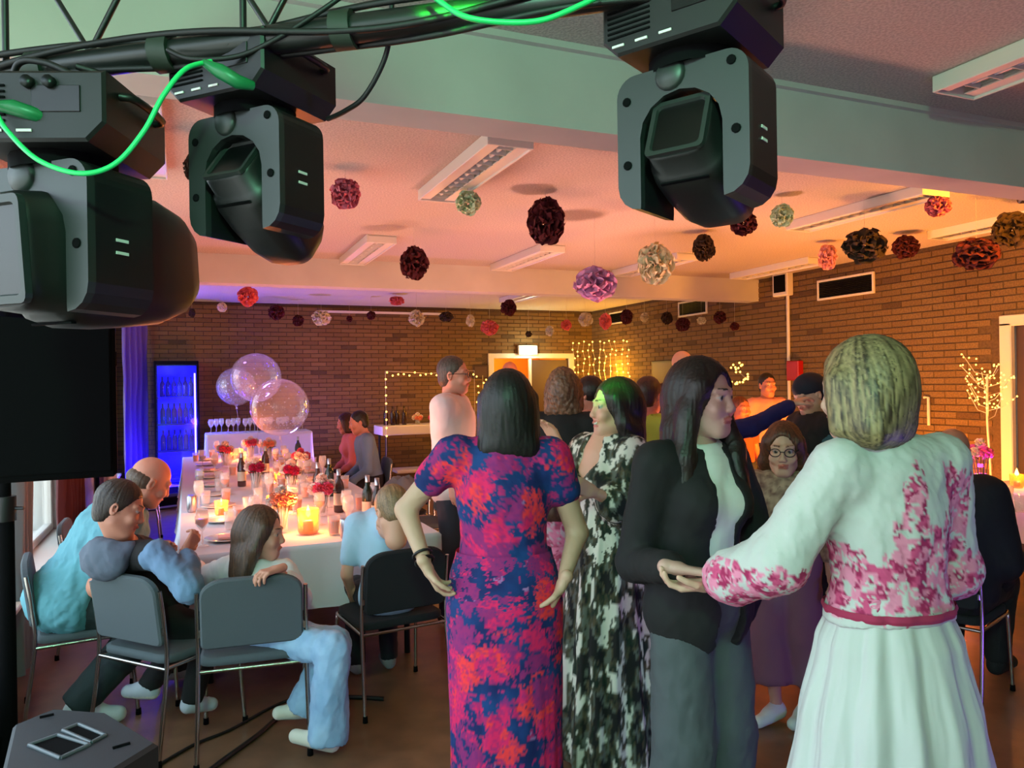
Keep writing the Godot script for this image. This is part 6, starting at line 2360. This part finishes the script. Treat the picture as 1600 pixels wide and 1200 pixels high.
	# --- guests farther back
	var far := [
		["balding man with reddish face in front of the open doorway", 797, 8.2, 1.84, 165.0, Color(0.80, 0.50, 0.38), {"kind": "fringe_bald", "color": Color(0.35, 0.25, 0.18)}, Color(0.20, 0.20, 0.24), Color(0.15, 0.15, 0.17), 1.6],
		["woman with curly light brown hair and black top, back turned", 880, 4.6, 1.67, 168.0, Color(0.78, 0.58, 0.48), {"kind": "bob", "color": Color(0.50, 0.38, 0.28), "streak": Color(0.28, 0.20, 0.15), "drop": 0.02, "full": 1.08, "wave": 1.0}, Color(0.05, 0.055, 0.065), Color(0.07, 0.07, 0.08), 1.8],
		["dark haired guest in black behind the laughing woman", 921, 5.4, 1.63, -120.0, Color(0.70, 0.48, 0.40), {"kind": "tied", "color": Color(0.07, 0.06, 0.06)}, Color(0.05, 0.05, 0.06), Color(0.07, 0.07, 0.08), 1.9],
		["brown haired guest with yellow-green collar right of the laughing woman", 1013, 5.1, 1.62, 140.0, Color(0.74, 0.46, 0.38), {"kind": "crop", "color": Color(0.26, 0.15, 0.10), "full": 1.05}, Color(0.62, 0.68, 0.22), Color(0.12, 0.12, 0.16), 0.6],
		["tall bald man mostly hidden behind the woman in the blazer", 1066, 6.5, 1.86, 25.0, Color(0.78, 0.56, 0.46), {}, Color(0.25, 0.16, 0.14), Color(0.12, 0.12, 0.14), 0.6],
		["child with round face in orange shirt at the right wall", 1156, 7.4, 1.42, 20.0, Color(0.80, 0.44, 0.32), {"kind": "crop", "color": Color(0.45, 0.22, 0.10)}, Color(0.72, 0.28, 0.16), Color(0.15, 0.15, 0.2), 0.6],
		["dark haired man in salmon shirt standing at the right wall", 1198, 7.9, 1.66, 8.0, Color(0.66, 0.42, 0.34), {"kind": "crop", "color": Color(0.08, 0.06, 0.06)}, Color(0.84, 0.56, 0.48), Color(0.12, 0.12, 0.14), 0.6]]
	for i in far.size():
		var q: Array = far[i]
		var sp := {"label": q[0], "at": ground(q[1], q[2]), "turn": q[4], "tall": q[3], "skin": q[5], "step": 0.018, "hstep": 0.008, "handstep": 0.009, "shoes": Color(0.08, 0.08, 0.08), "sole": Color(0.1, 0.1, 0.1), "group": "",
			"wear": [{"kind": "top", "name": "shirt", "color": q[7], "sleeve": q[9], "seed": float(i)}, {"kind": "trousers", "color": q[8], "seed": float(i)}]}
		if q[6].size(): sp["hair"] = q[6]
		if q[0].begins_with("child"): sp["head_scale"] = 1.05
		person(sp)

	# --- dancing pair: navy suit with stretched arm, cap and teal sleeves
	person({"label": "guest in navy suit stretching an arm towards the man with the cap", "at": ground(1095, 4.35), "turn": 84.0, "tall": 1.62, "step": 0.015, "hstep": 0.008, "handstep": 0.007, "skin": Color(0.76, 0.56, 0.46), "hair": {"kind": "crop", "color": Color(0.12, 0.09, 0.08)}, "shoes": Color(0.06, 0.06, 0.06),
		"pix": {"shR": [1112, 678, 4.22], "elR": [1172, 668, 4.25], "wrR": [1234, 634, 4.35]},
		"handR": {"palm": Vector3(0, -1, 0), "curl": 0.5},
		"wear": [{"kind": "trousers", "color": Color(0.07, 0.08, 0.16)}, {"kind": "jacket", "name": "suit_jacket", "color": Color(0.05, 0.07, 0.30), "open": 0.03}]})
	var n := person({"label": "man with backward dark cap, black vest and teal sleeves, looking down", "at": ground(1268, 4.7), "turn": -76.0, "tall": 1.62, "wide": 1.08, "step": 0.015, "hstep": 0.006, "skin": Color(0.78, 0.58, 0.48), "head_turn": Vector3(18, 0, 0), "hair": {"kind": "crop", "color": Color(0.05, 0.06, 0.10), "full": 0.97}, "shoes": Color(0.06, 0.06, 0.06),
		"pix": {"elL": [1300, 735, 4.55], "wrL": [1262, 790, 4.4]},
		"wear": [{"kind": "top", "name": "shirt", "color": Color(0.22, 0.36, 0.40), "sleeve": 1.9, "sleeve_grow": 0.02}, {"kind": "top", "name": "vest", "color": Color(0.05, 0.05, 0.055), "sleeve": 0.12, "grow": 0.022}, {"kind": "trousers", "color": Color(0.10, 0.10, 0.12)}]})
	var JN: Dictionary = n.get_meta("joints")
	var nb: Basis = n.get_meta("headbasis")
	var cap := soup()
	var cb := Blob.new(JN.head - Vector3.ONE * 0.22, JN.head + Vector3.ONE * 0.22, 0.007)
	cb.ball(JN.head + nb * Vector3(0, 0.045, -0.012), Vector3(0.088, 0.090, 0.106), nb, 0.01, 1)
	cb.ball(JN.head + nb * Vector3(0, 0.020, -0.125), Vector3(0.062, 0.010, 0.055), nb * Basis(Vector3.RIGHT, -0.25), 0.012, 1)
	cb.ball(JN.head + nb * Vector3(0, -0.06, 0.02), Vector3(0.2, 0.085, 0.2), nb, 0.004, 1, true)
	var capc := lin(Color(0.05, 0.08, 0.13))
	cb.mesh_into(cap, func(_p, _i): return capc)
	put(soup_mesh(cap), "cap", M["cloth_vertex"], n)

	# --- seated: man in black at the right
	person({"label": "heavy bald man in black sitting at the right with his back turned", "at": Vector3(3.55, 0, -2.75), "turn": 132.0, "tall": 1.78, "sit": true, "wide": 1.42, "step": 0.015, "hstep": 0.006, "skin": Color(0.72, 0.50, 0.40), "lean": Vector3(16, 0, 0), "head_turn": Vector3(10, 0, 0),
		"hair": {"kind": "fringe_bald", "color": Color(0.36, 0.30, 0.26)}, "shoes": Color(0.08, 0.08, 0.08),
		"wear": [{"kind": "top", "name": "sweater", "color": Color(0.045, 0.045, 0.05), "sleeve": 1.9, "sleeve_grow": 0.022, "grow": 0.022}, {"kind": "trousers", "color": Color(0.07, 0.07, 0.08)}]})

	# --- seated: man in turquoise
	person({"label": "man in turquoise shirt leaning forward at the window side of the table", "at": Vector3(-0.50, 0, -4.42), "turn": 119.0, "tall": 1.80, "sit": true, "wide": 1.30, "step": 0.013, "hstep": 0.006, "skin": Color(0.80, 0.54, 0.44), "lean": Vector3(34, 0, 0), "head_turn": Vector3(-6, 8, 0),
		"hair": {"kind": "fringe_bald", "color": Color(0.40, 0.32, 0.26)}, "shoes": Color(0.74, 0.76, 0.76),
		"joints": {"ankL": Vector3(0.13, 0.085, 0.42), "toeL": Vector3(0.16, 0.035, 0.58), "kneeR": Vector3(-0.17, 0.53, 0.36), "ankR": Vector3(-0.22, 0.10, -0.02), "toeR": Vector3(-0.25, 0.035, 0.14)},
		"wear": [{"kind": "top", "name": "t_shirt", "color": Color(0.36, 0.60, 0.65), "sleeve": 0.7, "sleeve_grow": 0.022, "hem": 0.03, "grow": 0.020, "step": 0.010, "wrinkle": 0.014}, {"kind": "trousers", "color": Color(0.12, 0.17, 0.18), "leg": 0.015, "grow": 0.016}]})

	# --- seated: boy in the hooded vest
	var boy := person({"label": "boy in grey hooded vest and blue-grey shirt sitting with elbows up", "at": Vector3(-0.09, 0, -3.92), "turn": 152.0, "tall": 1.50, "sit": true, "wide": 1.05, "step": 0.012, "hstep": 0.0045, "handstep": 0.0055, "head_scale": 1.04, "skin": Color(0.76, 0.52, 0.42), "lean": Vector3(16, 0, 0), "head_turn": Vector3(6, -46, 0),
		"hair": {"kind": "crop", "color": Color(0.24, 0.19, 0.15), "streak": Color(0.13, 0.10, 0.08), "full": 1.04}, "shoes": Color(0.70, 0.72, 0.76),
		"pix": {"elR": [296, 922, 3.28], "wrR": [292, 862, 3.44], "elL": [150, 890, 3.75], "wrL": [232, 862, 3.85], "shR": [248, 868, 3.35], "shL": [158, 868, 3.62], "head": [188, 796, 3.46], "neck": [190, 842, 3.48], "top": [204, 866, 3.58], "chest": [214, 898, 3.62], "waist": [226, 932, 3.64], "pelvis": [236, 957, 3.66], "hipR": [246, 968, 3.58], "hipL": [226, 964, 3.74], "kneeR": [326, 986, 3.62], "kneeL": [298, 976, 3.84], "ankR": [300, 1092, 3.62], "toeR": [330, 1100, 3.68], "ankL": [232, 1072, 3.72], "toeL": [200, 1080, 3.72]},
		"handR": {"dir": Vector3(0.1, 0.6, 0.7), "curl": 0.9}, "handL": {"curl": 0.8},
		"wear": [{"kind": "top", "name": "shirt", "color": Color(0.40, 0.52, 0.64), "sleeve": 1.85, "sleeve_grow": 0.018, "step": 0.010, "wrinkle": 0.012}, {"kind": "top", "name": "vest", "color": Color(0.05, 0.055, 0.07), "sleeve": 0.0, "grow": 0.020}, {"kind": "trousers", "color": Color(0.05, 0.055, 0.07)}]})
	var JB: Dictionary = boy.get_meta("joints")
	var hood := soup()
	var hb := Blob.new(JB.neck - Vector3.ONE * 0.24, JB.neck + Vector3.ONE * 0.24, 0.009)
	hb.ball(JB.neck + Vector3(0, -0.075, -0.085), Vector3(0.145, 0.095, 0.070), Basis.IDENTITY, 0.02, 1)
	hb.bone(JB.neck + Vector3(-0.11, -0.03, -0.04), JB.neck + Vector3(-0.07, -0.05, 0.06), 0.038, 0.028, 0.04, 1)
	hb.bone(JB.neck + Vector3(0.11, -0.03, -0.04), JB.neck + Vector3(0.07, -0.05, 0.06), 0.038, 0.028, 0.04, 1)
	var hoodc := lin(Color(0.34, 0.38, 0.44))
	hb.mesh_into(hood, func(_p, _i): return hoodc, func(p: Vector3, q: Vector3) -> Vector3: return p + q * 0.008 * nz.get_noise_3d(p.x * 16.0, p.y * 16.0, p.z * 16.0))
	put(soup_mesh(hood), "hood", M["cloth_vertex"], boy)

	# --- seated: girl in jeans
	person({"label": "girl in white sweater and pale flared jeans sitting sideways, arm over the chair back", "at": Vector3(0.30, 0, -3.72), "turn": 112.0, "tall": 1.46, "sit": true, "female": false, "wide": 0.92, "step": 0.012, "hstep": 0.0045, "handstep": 0.0042, "head_scale": 1.04, "skin": Color(0.76, 0.54, 0.45), "free_head": true, "head_turn": Vector3(4, -22, 0),
		"hair": {"kind": "long", "color": Color(0.36, 0.26, 0.19), "streak": Color(0.20, 0.14, 0.10), "drop": 0.10}, "shoes": Color(0.84, 0.82, 0.76),
		"pix": {"head": [409, 834, 3.58], "neck": [399, 875, 3.60], "top": [397, 886, 3.62], "shR": [446, 896, 3.56], "shL": [352, 890, 3.70], "elR": [468, 934, 3.52], "wrR": [437, 892, 3.345], "elL": [318, 905, 3.80], "wrL": [300, 880, 3.98], "pelvis": [396, 968, 3.62], "waist": [397, 944, 3.62], "chest": [398, 915, 3.62],
			"hipR": [394, 990, 3.54], "hipL": [405, 985, 3.68], "kneeR": [520, 1014, 3.36], "ankR": [512, 1152, 3.32], "toeR": [462, 1150, 3.36], "kneeL": [522, 1006, 3.55], "ankL": [478, 1102, 3.55], "toeL": [436, 1114, 3.50]},
		"handR": {"dir_v": Vector3(-0.62, -0.05, 0.78), "palm_v": Vector3(0.0, -1.0, -0.1), "thumb_v": Vector3(-0.7, 0.1, -0.7), "curl": 0.8}, "handL": {"curl": 0.5},
		"wear": [{"kind": "top", "name": "sweater", "color": Color(0.84, 0.85, 0.84), "sleeve": 1.7, "sleeve_grow": 0.020, "grow": 0.016, "step": 0.010, "wrinkle": 0.010}, {"kind": "trousers", "name": "jeans", "print": denim, "leg": 0.034, "grow": 0.012, "length": 1.0, "step": 0.010, "wrinkle": 0.012}]})

	# --- seated: fair child at the table end
	person({"label": "fair haired child in light blue shirt on the black chair at the table end", "at": Vector3(0.95, 0, -3.95), "turn": 205.0, "tall": 1.42, "sit": true, "step": 0.014, "hstep": 0.006, "head_scale": 1.05, "skin": Color(0.80, 0.60, 0.50), "lean": Vector3(24, 0, 0), "head_turn": Vector3(8, 10, 0),
		"hair": {"kind": "crop", "color": Color(0.62, 0.50, 0.36), "full": 1.05}, "shoes": Color(0.5, 0.5, 0.52),
		"pix": {"head": [612, 800, 3.85], "neck": [618, 838, 3.80]},
		"wear": [{"kind": "top", "name": "shirt", "color": Color(0.66, 0.80, 0.90), "sleeve": 0.7, "hem": 0.03}, {"kind": "trousers", "color": Color(0.06, 0.07, 0.10)}]})

	# --- seated beyond the table
	person({"label": "dark haired guest in pink at the far end of the long table", "at": Vector3(1.85, 0, -9.45), "turn": -67.0, "tall": 1.62, "sit": true, "female": true, "step": 0.018, "hstep": 0.008, "handstep": 0.009, "skin": Color(0.74, 0.48, 0.40), "hair": {"kind": "bob", "color": Color(0.20, 0.08, 0.06)}, "lean": Vector3(10, 0, 0), "shoes": Color(0.1, 0.1, 0.1),
		"wear": [{"kind": "top", "name": "blouse", "color": Color(0.76, 0.42, 0.44), "sleeve": 1.5}, {"kind": "trousers", "color": Color(0.08, 0.08, 0.1)}]})
	person({"label": "dark haired guest in blue-grey shirt seated at the far side of the table", "at": Vector3(1.85, 0, -8.55), "turn": -70.0, "tall": 1.74, "sit": true, "step": 0.018, "hstep": 0.008, "handstep": 0.009, "skin": Color(0.74, 0.50, 0.42), "hair": {"kind": "crop", "color": Color(0.10, 0.07, 0.06)}, "lean": Vector3(12, 0, 0), "shoes": Color(0.1, 0.1, 0.1),
		"wear": [{"kind": "top", "name": "shirt", "color": Color(0.40, 0.50, 0.60), "sleeve": 1.9}, {"kind": "trousers", "color": Color(0.10, 0.11, 0.13)}]})

	# --- child in pink blossom print, hidden behind the floral dress
	person({"label": "child in pink blossom print dress half hidden behind the woman in floral dress", "at": ground(862, 3.85), "turn": 175.0, "tall": 1.22, "female": false, "step": 0.015, "hstep": 0.007, "handstep": 0.008, "head_scale": 1.08, "skin": Color(0.78, 0.58, 0.48), "hair": {"kind": "long", "color": Color(0.36, 0.26, 0.18), "drop": 0.05}, "shoes": Color(0.8, 0.78, 0.75),
		"wear": [{"kind": "top", "name": "dress_bodice", "print": pinkish, "sleeve": 0.5, "step": 0.010}, {"kind": "skirt", "name": "dress_skirt", "print": pinkish, "rings": [[0.80, 0.125, 0.10, 0.02], [0.70, 0.15, 0.13, 0.04], [0.45, 0.21, 0.19, 0.06], [0.30, 0.24, 0.22, 0.07]], "around": 120, "rows": 60, "pleats": 11.0}]})
	finish_jobs()
